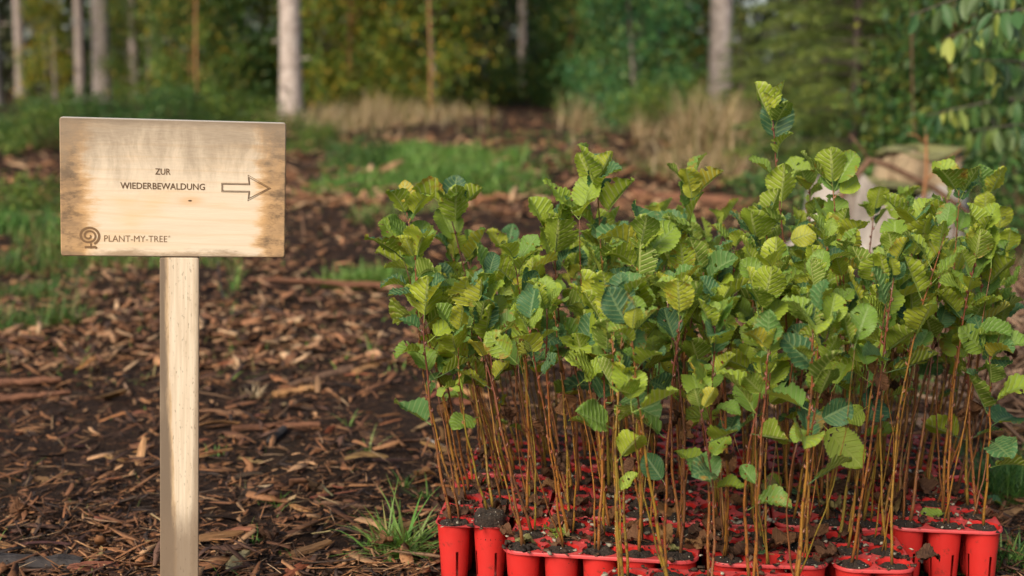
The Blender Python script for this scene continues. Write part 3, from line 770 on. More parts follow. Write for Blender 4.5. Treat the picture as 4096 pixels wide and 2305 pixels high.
# ------------------------------------------------------------------ ground litter
def litter(n, area, L0, L1, wr, tr, palette, seed, lift=.0, tilt=.25, Z0=None):
    """n splinters, each three cross-sections of four corners; returns vertices, quads, colours"""
    g = np.random.default_rng(seed); X, Y = area(g, n); n = len(X)
    Ln = np.exp(g.uniform(math.log(L0), math.log(L1), n)); Wd = Ln*g.uniform(*wr, n); Th = Wd*g.uniform(*tr, n)
    yaw = g.uniform(0, math.pi, n); pit = g.normal(0, tilt, n); rol = g.normal(0, .35, n)
    V = np.zeros((n, 3, 4, 3))
    for s_, sx_ in enumerate((-.5, 0.05, .5)):
        taper = g.uniform(.25, 1.0, n) if s_ != 1 else g.uniform(.8, 1.1, n)
        for q, (a, b) in enumerate(((-.5, -.5), (.5, -.5), (.5, .5), (-.5, .5))):
            V[:, s_, q, 0] = sx_*Ln+g.normal(0, .08, n)*Ln*(s_ != 1)*.6; V[:, s_, q, 1] = a*Wd*taper+g.normal(0, .10, n)*Wd; V[:, s_, q, 2] = b*Th*taper
    V[:, 1, :, 1] += (g.normal(0, .25, n)*Wd)[:, None]; V[:, 1, :, 2] += (g.normal(0, .4, n)*Th)[:, None]
    V = V.reshape(n, 12, 3)
    cr, sr = np.cos(rol)[:, None], np.sin(rol)[:, None]; y1 = V[:, :, 1]*cr-V[:, :, 2]*sr; z1 = V[:, :, 1]*sr+V[:, :, 2]*cr
    cp, sp = np.cos(pit)[:, None], np.sin(pit)[:, None]; x2 = V[:, :, 0]*cp-z1*sp; z2 = V[:, :, 0]*sp+z1*cp
    cy, sy = np.cos(yaw)[:, None], np.sin(yaw)[:, None]; x3 = x2*cy-y1*sy; y3 = x2*sy+y1*cy
    Z = (gz(X, Y) if Z0 is None else Z0)+np.abs(np.sin(pit))*Ln*.35+g.uniform(0, 1, n)*lift+Th*.3
    out = np.stack([x3+X[:, None], y3+Y[:, None], z2+Z[:, None]], -1)
    base = np.arange(n)[:, None, None]*12
    f = []
    for s_ in range(2):
        for q in range(4): f.append([s_*4+q, s_*4+(q+1) % 4, (s_+1)*4+(q+1) % 4, (s_+1)*4+q])
    f += [[3, 2, 1, 0], [8, 9, 10, 11]]
    Fq = (base+np.array(f)[None]).reshape(-1, 4)
    pal = np.array(palette); c = pal[g.integers(0, len(pal), n)]*g.uniform(.65, 1.35, (n, 1))
    return out.reshape(-1, 3), Fq, np.repeat(c, 12, 0)
def wedge(y0, y1, margin=.35, keepout=True, dens=None):
    def a(g, n):
        Y = 1/np.sqrt(g.uniform(1/y1**2, 1/y0**2, n)) if y1/y0 > 1.2 else g.uniform(y0, y1, n)
        X = g.uniform(-1, 1, n)*(Y*.36*1.12+margin)
        if keepout:
            k = ~((X > -.13+(Y-2.6)*.12) & (X < .95+(Y-2.6)*.12) & (Y > 2.15) & (Y < 3.34)); X, Y = X[k], Y[k]
        d = .5*vnoise(X, Y, .55, 8)+.5*vnoise(X, Y, .16, 9)
        k = g.uniform(0, 1, len(X)) < np.clip(.28+1.5*(d-.2), .22, 1); return X[k], Y[k]
    return a
PAL = [(.185, .078, .034), (.25, .112, .048), (.065, .032, .020), (.10, .045, .023), (.145, .063, .029), (.195, .090, .040), (.26, .125, .056), (.030, .019, .014), (.34, .19, .095), (.10, .052, .034), (.045, .027, .019)]
PALD = [(.23, .105, .05), (.30, .145, .068), (.11, .055, .033), (.16, .075, .04), (.20, .095, .045), (.34, .19, .10), (.42, .27, .15), (.06, .036, .025)]     # paler litter farther out
parts = [litter(38000, wedge(2.1, 5.0), .007, .040, (.10, .42), (.08, .22), PAL, 1, .012),
         litter(6500, wedge(2.1, 5.0), .025, .10, (.06, .26), (.10, .25), PAL, 2, .020),
         litter(14000, wedge(2.1, 4.6), .012, .075, (.02, .05), (.5, 1), PAL+[(.36, .24, .14), (.30, .19, .10)], 3, .025),
         litter(20000, wedge(2.1, 4.4), .003, .011, (.3, .9), (.3, .8), [(.012, .008, .006), (.03, .016, .010), (.06, .03, .016), (.10, .048, .024)], 14, .003),
         litter(700, wedge(2.1, 5.5), .05, .17, (.015, .05), (.6, 1), [(.05, .03, .02), (.09, .05, .03), (.14, .08, .045), (.20, .12, .07)], 6, .02, .12),
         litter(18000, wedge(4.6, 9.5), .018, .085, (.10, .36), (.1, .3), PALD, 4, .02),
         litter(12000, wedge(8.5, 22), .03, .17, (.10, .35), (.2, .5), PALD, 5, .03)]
V = []; Fq = []; C = []; o_ = 0
for v, f, c in parts: V.append(v); Fq.append(f+o_); C.append(c); o_ += len(v)
tag(ob('bark_mulch', np_mesh('bark_mulch', np.concatenate(V), np.concatenate(Fq), np.concatenate(C)), M_CHIP), 'brown shredded bark and wood mulch covering the forest floor', 'mulch', kind='stuff')

v, f, c = litter(len(CR), lambda g, n: (CR[:, 0], CR[:, 1]), .003, .014, (.25, .8), (.4, .8), [(.018, .012, .009), (.03, .018, .012), (.06, .034, .02), (.10, .055, .03), (.3, .27, .2)], 12, .001, .2, CR[:, 2])
tag(ob('spilled_compost', np_mesh('spilled_compost', v, f, c), M_CHIP), 'dark compost crumbs spilled over the red tray tops', 'compost', kind='stuff')
# the chips that show largest, one by one
def chip_mesh(seed):
    rg = random.Random(seed); mb = MB(); L = 1.0; n = 6; wd = rg.uniform(.18, .38); th = wd*rg.uniform(.10, .26)
    vs = []
    bendy = rg.uniform(-.1, .1); bz_ = rg.uniform(-.05, .08)
    for i in range(n):
        t = i/(n-1); tp = .45+.55*math.sin(math.pi*min(1, t*.9+.08)); w_ = wd*tp*rg.uniform(.85, 1.15)
        cx = (t-.5)*L; cy = bendy*math.sin(math.pi*t)+rg.uniform(-.02, .02); cz = bz_*math.sin(math.pi*t)
        for a, b_ in ((-.5, -.3), (-.25, .5), (.3, .45), (.5, -.25), (0, -.5)):
            vs.append((cx+rg.uniform(-.06, .06)*(1 if i in (0, n-1) else .3), cy+a*w_, cz+b_*th))
    fs = [(i*5+k, i*5+(k+1) % 5, (i+1)*5+(k+1) % 5, (i+1)*5+k) for i in range(n-1) for k in range(5)]
    fs += [tuple(range(5))[::-1], tuple((n-1)*5+k for k in range(5))]
    mb.add(vs, fs); me = mb.mesh('wood_chip', False); me.materials.append(M_CHIP1); return me
CHIPS = [chip_mesh(i) for i in range(12)]
rc = random.Random(21); cnt = 0
TONES = [('dark brown', (.055, .030, .019)), ('reddish brown', (.175, .072, .032)), ('mid brown', (.22, .110, .052)), ('orange brown', (.30, .135, .050)), ('pale', (.35, .235, .12))]
while cnt < 290:
    Y = 2.25+rc.random()**1.5*2.4; X = rc.uniform(-1, 1)*(Y*.38+.05)
    if -.22+(Y-2.6)*.12 < X < 1.0+(Y-2.6)*.12 and 2.1 < Y < 3.4: continue
    L = math.exp(rc.uniform(math.log(.030), math.log(.125))); tn, tc = TONES[rc.choice((0, 0, 1, 1, 1, 2, 2, 3, 4))]
    o = ob('wood_chip', CHIPS[rc.randrange(12)], None, None, loc=(X, Y, float(gz(X, Y))+.009+rc.uniform(0, .008)), rot=(rc.gauss(0, .45), rc.gauss(0, .22), rc.gauss(0, .9)), scale=(L, L*rc.uniform(.45, 1.2), L))
    o.color = (*[q*rc.uniform(.8, 1.2) for q in tc], 1)
    where = 'left of the sign post' if X < -.64*Y/2.55 else ('between sign post and trays' if X < .0 else ('behind the trays' if X < .75*Y/2.6 else 'right of the trays'))
    dist = 'near' if Y < 2.75 else ('middle-distance' if Y < 3.5 else 'farther'); size = 'large' if L > .052 else 'small'
    tag(o, f'{size} {tn} wood chip on the {dist} mulch {where}', 'wood chip', f'{size} {tn} wood chips, {dist}, {where}'); cnt += 1

def branch_thing(name, label, cat, p0, p1, r0, r1, mat, sag=.0, seed=0, sides=8, flat=1.0, n=9):
    """a log, stick or slab lying between two ground points"""
    rg = random.Random(seed); mid = (p0+p1)/2; d = p1-p0; L = d.length; mb = MB()
    pts = []; rad = []
    for i in range(n):
        t = i/(n-1); pts.append(Vector(((t-.5)*L, math.sin(t*math.pi*1.3+seed)*L*.025*(1+sag)+rg.uniform(-.1, .1)*r0, rg.uniform(-.12, .12)*r0)))
        rad.append((r0+(r1-r0)*t)*rg.uniform(.86, 1.12))
    mb.tube(pts, rad, sides, True)
    for i, v in enumerate(mb.v): mb.v[i] = (v[0]+rg.uniform(-.15, .15)*r0, v[1]*1.0+rg.uniform(-.1, .1)*r0, v[2]*flat+rg.uniform(-.08, .08)*r0)
    o = ob(name, mb.mesh(name, smooth=False), mat, None, loc=mid+Vector((0, 0, max(r0, r1)*flat*.55)))
    o.rotation_euler = d.to_track_quat('X', 'Z').to_euler(); tag(o, label, cat); return o
def gp(x, y): return ground_at(x*1.59, y*1.59)        # position in a 2576 wide picture
B = branch_thing
B('fallen_branch', 'long reddish brown bark-covered branch behind the mulch, below a green grass strip', 'branch', gp(630, 716), gp(1160, 730), .012, .022, M_LOGB, 1.5, 1, 9, .8, 24)
B('fallen_branch', 'reddish brown debarked log piece at the left picture edge', 'branch', gp(-80, 975), gp(155, 965), .026, .012, M_LOGB, 1, 2, 9, .7, 18)
B('fallen_branch', 'second reddish log piece at the left edge, just below the first', 'branch', gp(-90, 1015), gp(175, 1000), .022, .009, M_LOGB, 1, 3, 9, .7, 18)
B('fallen_branch', 'dark thin branch lying diagonally right of the sign post', 'branch', gp(700, 985), gp(890, 940), .011, .018, M_TWIG, 0, 4)
B('split_wood', 'orange brown split wood chunk beside the dark diagonal branch', 'wood piece', gp(690, 1002), gp(785, 985), .018, .020, M_LOGP, 0, 5, 6, .6)
B('split_wood', 'long orange split wood slab behind the dark diagonal branch', 'wood piece', gp(885, 945), gp(1015, 905), .022, .018, M_LOGP, 0, 6, 6, .5)
B('stick', 'straight reddish stick lying across the mulch right of the post', 'stick', gp(585, 1085), gp(800, 1078), .009, .012, M_LOGB, 0, 7, 6)
B('charred_stub', 'short black charred stub leaning on the reddish stick', 'stick', gp(680, 1118), gp(712, 1090), .011, .012, M_LOGD, 0, 8)
B('fallen_branch', 'dark charred log in the bottom left picture corner', 'branch', gp(-30, 1432), gp(205, 1442), .024, .018, M_LOGD, 0, 9)
B('split_wood', 'orange bark strip above the charred corner log', 'wood piece', gp(-10, 1375), gp(130, 1415), .013, .010, M_LOGP, 0, 10, 6, .45)
B('stick', 'pale split stick lying left of the front trays', 'stick', gp(700, 1262), gp(780, 1300), .008, .010, M_LOGP, 0, 11, 6, .6)
B('stick', 'thin brown stick right of the post, near the bottom', 'stick', gp(790, 1272), gp(930, 1282), .005, .006, M_TWIG, 0, 12, 5)
B('split_wood', 'orange split wood glimpsed between stems left of the trays', 'wood piece', gp(1085, 975), gp(1250, 1010), .022, .014, M_LOGP, 0, 13, 6, .5)
B('fallen_branch', 'brown branch lying right of the trays by the grass', 'branch', gp(2390, 1108), gp(2590, 1085), .009, .012, M_LOGP, 0, 14, 6)
B('fallen_branch', 'grey branch lying behind the right trays', 'branch', gp(2330, 1010), gp(2500, 1045), .010, .012, M_TWIG, 0, 15, 6)
B('split_wood', 'orange wood slab at the right picture edge beside the tray', 'wood piece', gp(2440, 1335), gp(2590, 1280), .016, .014, M_LOGP, 0, 16, 6, .4)
B('fallen_branch', 'long brown trunk lying far back right of the grass mound', 'branch', gp(1600, 500), gp(1900, 530), .035, .045, M_LOGB, 0, 17)
B('fallen_branch', 'pale wood pole on the path in the distance', 'branch', gp(1215, 368), gp(1330, 362), .03, .03, M_LOGP, 0, 18)
B('stick', 'dark upright twig standing in the mulch right of the post', 'stick', gp(566, 765), gp(566, 765)+Vector((-.03, .02, .16)), .006, .004, M_LOGD, 0, 19, 5)
B('stick', 'pale upright stick behind the sign, right side', 'stick', gp(768, 600), gp(768, 600)+Vector((-.03, .05, .13)), .007, .004, M_TWIG, 0, 20, 5)
B('stick', 'pale straw coloured stick on the soil left of the trays', 'stick', gp(1075, 1108), gp(1120, 1130), .003, .003, M_STUMPW, 0, 22, 5)
rl = random.Random(8)
for i, (x, y, lab) in enumerate([(1110, 1222, 'orange fallen leaf on the soil left of the trays'), (8, 1325, 'pale yellow fallen leaf at the left picture edge'), (2535, 1300, 'pale green fallen leaf on the wood right of the trays'), (925, 1400, 'brown fallen leaf beside the front grass tuft'), (690, 1395, 'reddish fallen leaf at the foot of the post')]):
    p = gp(x, y); o = ob('fallen_leaf', DEADS[i % 6] if i != 2 else LEAVES[3], None, None, loc=p+Vector((0, 0, .018)), rot=(.3, .2, rl.uniform(0, 6)), scale=.9)
    tag(o, lab, 'leaf')

# ------------------------------------------------------------------ grass
def blades(P, L, lean, width, cols, seed, droop=.5):
    """curved grass blades: five cross-sections tapering to a point"""
    g = np.random.default_rng(seed); n = len(P); az = g.uniform(0, 2*math.pi, n); Ln = L*g.uniform(.35, 1.25, n) if np.isscalar(L) else L
    el = np.clip(np.abs(g.normal(lean, .30, n)), .02, 1.35); w = width*g.uniform(.6, 1.3, n); k = 4
    V = np.zeros((n, k+1, 2, 3)); px = np.zeros(n); pz = np.zeros(n); a = el.copy()
    sx_, sy_ = -np.sin(az), np.cos(az)
    for i in range(k+1):
        ww = w*(1-(i/k)**1.6)*.5+.0002
        for s_, sg in enumerate((-1, 1)):
            V[:, i, s_, 0] = P[:, 0]+px*np.cos(az)+sg*sx_*ww; V[:, i, s_, 1] = P[:, 1]+px*np.sin(az)+sg*sy_*ww; V[:, i, s_, 2] = P[:, 2]+pz
        px += np.sin(a)*Ln/k; pz += np.cos(a)*Ln/k; a = np.minimum(a+droop*g.uniform(.2, .9, n)*(.5+.5*i/k), 2.3)
    base = np.arange(n)[:, None, None]*(2*(k+1))
    f = np.array([[2*i, 2*i+1, 2*i+3, 2*i+2] for i in range(k)])
    c = np.array(cols)[g.integers(0, len(cols), n)]*g.uniform(.7, 1.3, (n, 1))
    return V.reshape(-1, 3), (base+f[None]).reshape(-1, 4), np.repeat(c, 2*(k+1), 0)
GREEN = [(.055, .15, .030), (.08, .19, .036), (.115, .235, .042), (.16, .26, .06), (.035, .105, .022)]
LIGHTG = [(.15, .29, .05), (.20, .33, .06), (.11, .25, .045), (.25, .34, .10)]
OLIVE = [(.10, .12, .03), (.14, .14, .04), (.07, .10, .025), (.20, .16, .06)]
TAN = [(.40, .29, .16), (.48, .36, .21), (.34, .23, .12), (.27, .18, .09), (.55, .43, .27)]
def patch(g, x0, x1, y0, y1, n, soft=True):
    """n ground points inside a region given in picture coordinates of a 2576 wide picture"""
    a, b_, c_, d_ = gp(x0, y1), gp(x1, y1), gp(x0, y0), gp(x1, y0)
    u = g.uniform(0, 1, n) if not soft else np.clip(g.normal(.5, .24, n), 0, 1); v = g.uniform(0, 1, n)
    X = (a.x*(1-u)+b_.x*u)*(1-v)+(c_.x*(1-u)+d_.x*u)*v; Y = a.y*(1-v)+c_.y*v
    k = (vnoise(X, Y, .45+.02*float(np.mean(Y)), 21)+.6*vnoise(X, Y, .16, 22) > .68) if soft else (vnoise(X, Y, .7, 23) > .45)
    X, Y = X[k], Y[k]
    return np.stack([X, Y, gz(X, Y)-.004], 1)
gg = np.random.default_rng(77); gparts = []
def gadd(*a, **k): gparts.append(blades(*a, **k))
gadd(patch(gg, 790, 1370, 410, 490, 27000), .12, .7, .010, GREEN+LIGHTG+LIGHTG, 1)
gadd(patch(gg, 730, 1050, 445, 505, 3000), .09, .7, .009, LIGHTG+GREEN, 2)
gadd(patch(gg, -190, 215, 660, 840, 5200), .10, .7, .0045, GREEN+OLIVE, 3)
gadd(patch(gg, -160, 190, 520, 590, 5000), .11, .65, .007, GREEN, 4)
gadd(patch(gg, 40, 330, 590, 680, 1300), .13, .55, .006, LIGHTG+OLIVE, 5)
gadd(patch(gg, 740, 1030, 683, 715, 2200), .12, .7, .006, LIGHTG, 6)
gadd(patch(gg, 1150, 1500, 320, 365, 1300, False), .08, .5, .012, GREEN+OLIVE, 7)
gadd(patch(gg, 1330, 1750, 385, 430, 1000, False), .09, .5, .011, OLIVE+GREEN, 8)
gadd(patch(gg, 2410, 2640, 1140, 1275, 2400), .11, .5, .003, GREEN, 9)
gadd(patch(gg, 1500, 1960, 940, 1020, 1500), .12, .6, .004, GREEN, 10)
gadd(patch(gg, 2000, 2330, 940, 1010, 1100), .12, .6, .004, GREEN, 11)
gadd(patch(gg, 300, 600, 640, 760, 900, False), .12, .6, .005, LIGHTG+OLIVE, 12)
gadd(patch(gg, 880, 1250, 520, 600, 1200, False), .10, .6, .006, LIGHTG+OLIVE, 13)
gadd(patch(gg, 2300, 2640, 1380, 1450, 500), .07, .7, .003, GREEN, 14)
Xs, Ys = wedge(4.4, 20)(gg, 2600); gadd(np.stack([Xs, Ys, gz(Xs, Ys)-.005], 1), .07, .8, .005, OLIVE+LIGHTG, 15)
Xs, Ys = wedge(2.2, 4.6)(gg, 900); gadd(np.stack([Xs, Ys, gz(Xs, Ys)-.004], 1), .05, .8, .0022, LIGHTG+OLIVE, 16)
def join(ps):
    V = []; Fq = []; C = []; o_ = 0
    for v, f, c in ps: V.append(v); Fq.append(f+o_); C.append(c); o_ += len(v)
    return np.concatenate(V), np.concatenate(Fq), np.concatenate(C)
v, f, c = join(gparts); tag(ob('grass', np_mesh('grass', v, f, c, smooth=True), M_BLADE), 'green grass growing in patches across the clearing', 'grass', kind='stuff')
dp = []
for i, (x0, x1, y0, y1, n, L) in enumerate([(760, 900, 296, 338, 800, .38), (860, 1010, 282, 333, 900, .50), (980, 1100, 292, 325, 500, .34), (1080, 1230, 288, 322, 450, .28), (640, 790, 296, 334, 500, .36), (1410, 1580, 296, 335, 1200, .50), (1570, 1720, 306, 388, 420, .42), (1690, 1800, 325, 398, 620, .62), (1770, 1890, 335, 408, 620, .55), (1850, 1970, 345, 420, 300, .4), (1560, 1920, 395, 450, 700, .2), (700, 1250, 280, 345, 700, .22), (1400, 1950, 290, 400, 700, .25)]):
    dp.append(blades(patch(gg, x0, x1, y0, y1, n), L, .42, .011, TAN+TAN+OLIVE, 40+i, .55))
dp.append(blades(patch(gg, 2430, 2620, 560, 640, 700), .42, .35, .005, TAN, 60, .4))
dp.append(blades(patch(gg, 2380, 2640, 700, 900, 1200, False), .22, .8, .004, TAN+PAL, 61, .4))
v, f, c = join(dp); tag(ob('dry_grass', np_mesh('dry_grass', v, f, c, smooth=True), M_DRYG), 'tall straw coloured dry grass in front of the forest edge', 'grass', kind='stuff')
def tuft(x, y, n, L, spread, label, cols, lean=.7, w=.004, seed=1):
    g = np.random.default_rng(seed); p = gp(x, y)
    P = np.stack([g.normal(0, spread, n), g.normal(0, spread*.7, n), np.zeros(n)], 1)
    v, f, c = blades(P, L, lean, w, cols, seed, .45)
    o = ob('grass_tuft', np_mesh('grass_tuft', v, f, c, smooth=True), M_BLADE, loc=p+Vector((0, 0, -.004))); tag(o, label, 'grass tuft', 'single grass tufts in the mulch')
FR = LIGHTG+[(.17, .28, .07), (.24, .32, .11), (.22, .20, .07)]
tuft(1010, 1395, 210, .14, .026, 'largest light green grass tuft beside the front left tray', FR, .9, .0062, 1)
tuft(930, 1140, 16, .075, .010, 'small sparse grass tuft left of the trays, near the middle', FR, .8, .003, 2)
tuft(880, 1075, 10, .07, .010, 'thin pale grass tuft above the sparse tuft', FR, .7, .003, 3)
tuft(1015, 1225, 22, .06, .012, 'small grass tuft on the soil left of the pots', GREEN+LIGHTG, .7, .003, 4)
tuft(1070, 1255, 24, .06, .012, 'small dark grass tuft touching the left tray', GREEN, .7, .003, 5)
tuft(690, 1275, 18, .05, .012, 'tiny grass tuft beside a pale split stick', GREEN+LIGHTG, .7, .0025, 6)
tuft(645, 1365, 18, .05, .010, 'tiny grass tuft near the post foot at bottom', GREEN+LIGHTG, .7, .0025, 7)
tuft(540, 1150, 16, .05, .012, 'tiny grass tuft just right of the post', GREEN+LIGHTG, .7, .0025, 8)
tuft(940, 890, 26, .09, .02, 'pale grass tuft behind the orange wood slab', LIGHTG+TAN, .7, .003, 9)
tuft(645, 1000, 40, .07, .02, 'dry straw coloured tuft left of the split wood chunk', TAN, .8, .003, 10)
tuft(2560, 1420, 40, .07, .02, 'leafy green tuft in the bottom right corner', GREEN+LIGHTG, .7, .006, 11)
tuft(150, 820, 150, .15, .035, 'dense olive grass tussock left of the sign', OLIVE+GREEN, .45, .003, 12)

# ------------------------------------------------------------------ stump on the right
st_c = gp(2240, 640); st_c.z -= .06
stump = bpy.data.objects.new('tree_stump', None); COL.objects.link(stump); stump.location = st_c; stump.scale = (1.25, 1.05, 1.02)
tag(stump, 'broad bleached tree stump with mossy stepped top behind the saplings', 'stump')
def stump_mesh():
    mb = MB(); seg = 48; rg = np.random.default_rng(3); lev = [(0, 1.55), (.05, 1.25), (.14, 1.07), (.28, 1.0), (.385, .97), (.40, .93)]
    ph = rg.uniform(0, 6.28, 6); vs = []
    for z, k in lev:
        for q in range(seg):
            a = 2*math.pi*q/seg; butt = sum(math.cos(n_*a+ph[n_])*w_ for n_, w_ in ((3, .07), (4, .05), (5, .06)))*(1+1.6*max(0, k-1))
            flute = .035*math.sin(13*a+2*math.sin(3*a))+.02*math.sin(23*a)
            r = .27*k*(1+butt+flute); vs.append((r*math.cos(a)*1.12, r*math.sin(a)*.85, z+(.035*math.sin(2*a+1)+.03*math.sin(5*a)+rg.normal(0, .012))*(z > .3)))
    n = len(lev); fs = [(a*seg+q, a*seg+(q+1) % seg, (a+1)*seg+(q+1) % seg, (a+1)*seg+q) for a in range(n-1) for q in range(seg)]
    mb.add(vs, fs); return mb.mesh('stump_body')
ob('trunk_base', stump_mesh(), M_STUMPW, stump)
def slab(w, d, h, seed, name, mat, loc, rz):
    rg = random.Random(seed); mb = MB(); seg = 22; vs = []
    for z, k in ((0, 1.0), (h*.15, 1.03), (h*.85, 1.0), (h, .94), (h+.008, 0)):
        for q in range(seg):
            a = 2*math.pi*q/seg; m_ = 1/max(abs(math.cos(a)), abs(math.sin(a)))**.75
            rr = (.5*m_+.5)*(1+.08*math.sin(a*3+seed)+.06*math.sin(a*7+2*seed)+rg.uniform(-.05, .05))
            vs.append((w/2*k*rr*math.cos(a), d/2*k*rr*math.sin(a), z+.022*math.sin(a*3+seed)+rg.uniform(-.008, .008)))
    fs = [(a*seg+q, a*seg+(q+1) % seg, (a+1)*seg+(q+1) % seg, (a+1)*seg+q) for a in range(4) for q in range(seg)]
    mb.add(vs, fs); ob(name, mb.mesh(name, False), mat, stump, loc=loc, rot=(0, 0, rz))
slab(.46, .36, .03, 1, 'moss_cover', M_MOSS, (-.02, .03, .375), .3)
slab(.32, .26, .15, 2, 'upper_step', M_STUMPT, (.10, .03, .40), .2)
slab(.34, .28, .016, 3, 'moss_cover', M_MOSS, (.10, .03, .552), .2)
# dead branch lying against the stump, bare twig in front, sheaf of dry reeds, brushwood
def twiggy(name, label, cat, root, segs, mat):
    o = bpy.data.objects.new(name, None); COL.objects.link(o); o.location = root; tag(o, label, cat)
    for nm, pts, r0, r1 in segs:
        mb = MB(); n = len(pts); mb.tube([Vector(p) for p in pts], [r0+(r1-r0)*i/(n-1) for i in range(n)], 6, True); ob(nm, mb.mesh(nm), mat, o)
rt = gp(2245, 660)-Vector((0, .5, 0)); rt.z = float(gz(rt.x, rt.y))
twiggy('bare_twig', 'bare forked reddish twig standing in front of the stump', 'twig', rt, [('stem', [(0, 0, 0), (-.01, 0, .25), (.005, 0, .5), (0, .02, .70)], .011, .006), ('side_twig', [(0, 0, .45), (.08, .02, .53), (.17, .03, .60)], .007, .003), ('side_twig', [(.08, .02, .53), (.13, .02, .54), (.19, .02, .565)], .005, .002), ('side_twig', [(0, .01, .62), (-.05, 0, .665), (-.09, 0, .67)], .005, .002)], M_BARK_RED)
rt2 = st_c+Vector((-.42, -.42, .0)); rt2.z = float(gz(rt2.x, rt2.y))
twiggy('dead_branch', 'crooked grey dead branch arching over the stump', 'branch', rt2, [('stem', [(-.12, 0, .0), (.02, .02, .26), (.20, .05, .50), (.30, .05, .47), (.52, .04, .36), (.95, 0, .05)], .02, .014), ('side_twig', [(.20, .05, .50), (.14, .05, .58), (.10, .05, .62)], .008, .003), ('side_twig', [(.55, .04, .34), (.60, -.05, .20), (.58, -.1, .05)], .009, .005)], M_TWIG)
rp = gp(2460, 640); g3 = np.random.default_rng(4)
v, f, c = blades(np.stack([g3.normal(0, .012, 60), g3.normal(0, .012, 60), np.zeros(60)], 1), .5, .42, .007, TAN, 5, .22)
tag(ob('reed_sheaf', np_mesh('reed_sheaf', v, f, c), M_DRYG, loc=rp), 'splayed sheaf of dry straw stalks right of the stump', 'dry stalks')
def brush_area(g, n):
    P = patch(g, 2360, 2640, 760, 1130, n, False); return P[:, 0], P[:, 1]
v, f, c = litter(520, brush_area, .12, .55, (.012, .03), (.7, 1.), [(.15, .085, .05), (.20, .12, .075), (.10, .055, .035), (.26, .17, .11)], 9, .10, .35)
tag(ob('brushwood', np_mesh('brushwood', v, f, c), M_CHIP), 'tangle of dry brown twigs on the ground right of the saplings', 'brushwood', kind='stuff')

# ------------------------------------------------------------------ trees behind the clearing
def cloud(centers, spread, n, size, cols, seed, hang=0.0, aspect=.55):
    """n leaf-sized faces scattered round the given clump centres"""
    g = np.random.default_rng(seed); C = np.asarray(centers, float); k = g.integers(0, len(C), n)
    P = C[k]+g.normal(0, 1, (n, 3))*np.asarray(spread)
    d = g.normal(0, 1, (n, 3)); d[:, 2] -= hang; d /= np.linalg.norm(d, axis=1)[:, None]
    q = g.normal(0, 1, (n, 3)); s_ = np.cross(d, q); s_ /= np.linalg.norm(s_, axis=1)[:, None]
    L = (size*g.uniform(.6, 1.4, n))[:, None]
    V = np.stack([P, P+d*L*.5+s_*L*aspect*.5, P+d*L, P+d*L*.5-s_*L*aspect*.5], 1)
    cl = np.array(cols); tint = g.uniform(.6, 1.4, (len(C), 1))[k]
    c = cl[g.integers(0, len(cl), n)]*tint*g.uniform(.75, 1.25, (n, 1))
    return V.reshape(-1, 3), np.arange(n*4).reshape(n, 4), np.repeat(c, 4, 0)
BASEC = [(.060, .105, .024), (.085, .13, .026), (.12, .15, .03), (.04, .08, .022), (.05, .10, .03), (.075, .12, .022), (.24, .18, .03)]
def young_crown(seed, H=6.0, Rr=1.1, n=17000):
    g = np.random.default_rng(seed); cs = []
    for i in range(110):
        z = g.uniform(.04, 1)**1.25*H; r = Rr*(1-.55*z/H)*math.sqrt(g.uniform(0, 1)); a = g.uniform(0, 6.28); cs.append((r*math.cos(a), r*math.sin(a), z))
    m = np_mesh('crown', *cloud(cs, (.20, .20, .17), n, .078, BASEC, seed)); m.materials.append(M_FOL); return m, cs
YC = [young_crown(i, 6.0, 1.15) for i in range(4)]
def young_trunk(seed, cs, mat, r=.035, H=6.0):
    rg = random.Random(seed); mb = MB(); ph = rg.uniform(0, 6)
    def ax(z): return Vector((.10*math.sin(z*.8+ph), .08*math.sin(z*.6+ph*2), z))
    mb.tube([ax(H*i/12)-Vector((0, 0, .15 if i == 0 else 0)) for i in range(13)], [r*(1-.9*i/12) for i in range(13)], 7)
    for c_ in cs[::3]:
        c_ = Vector(c_); z0 = max(.15, c_.z-.5); mb.tube([ax(z0), (ax(z0)+c_)/2+Vector((0, 0, .05)), c_], [.010, .007, .002], 5, False)
    me = mb.mesh('trunk'); me.materials.append(mat); return me
YT = [young_trunk(i, YC[i][1], M_BARK_RED if i == 1 else M_BARK_GREY) for i in range(4)]
def young_tree(px, D, sc, wid, color, label, var, rz):
    X = (px*1.59-2048)/F*D*1.005
    o = bpy.data.objects.new('young_tree', None); COL.objects.link(o); o.location = (X, D, float(gz(X, D))-.05); o.rotation_euler = (0, 0, rz)
    o.scale = (wid, wid, sc); tag(o, label, 'tree', 'young broadleaf trees at the forest edge')
    c_ = ob('crown', YC[var][0], None, o); c_.color = (*color, 1); ob('trunk', YT[var], None, o)
YG = (1.6, 1.4, .9); OL = (1.3, 1.3, 1.0); TE = (.75, 1.3, 1.8); DG = (.72, .98, 1.0); YE = (2.1, 1.65, .7)
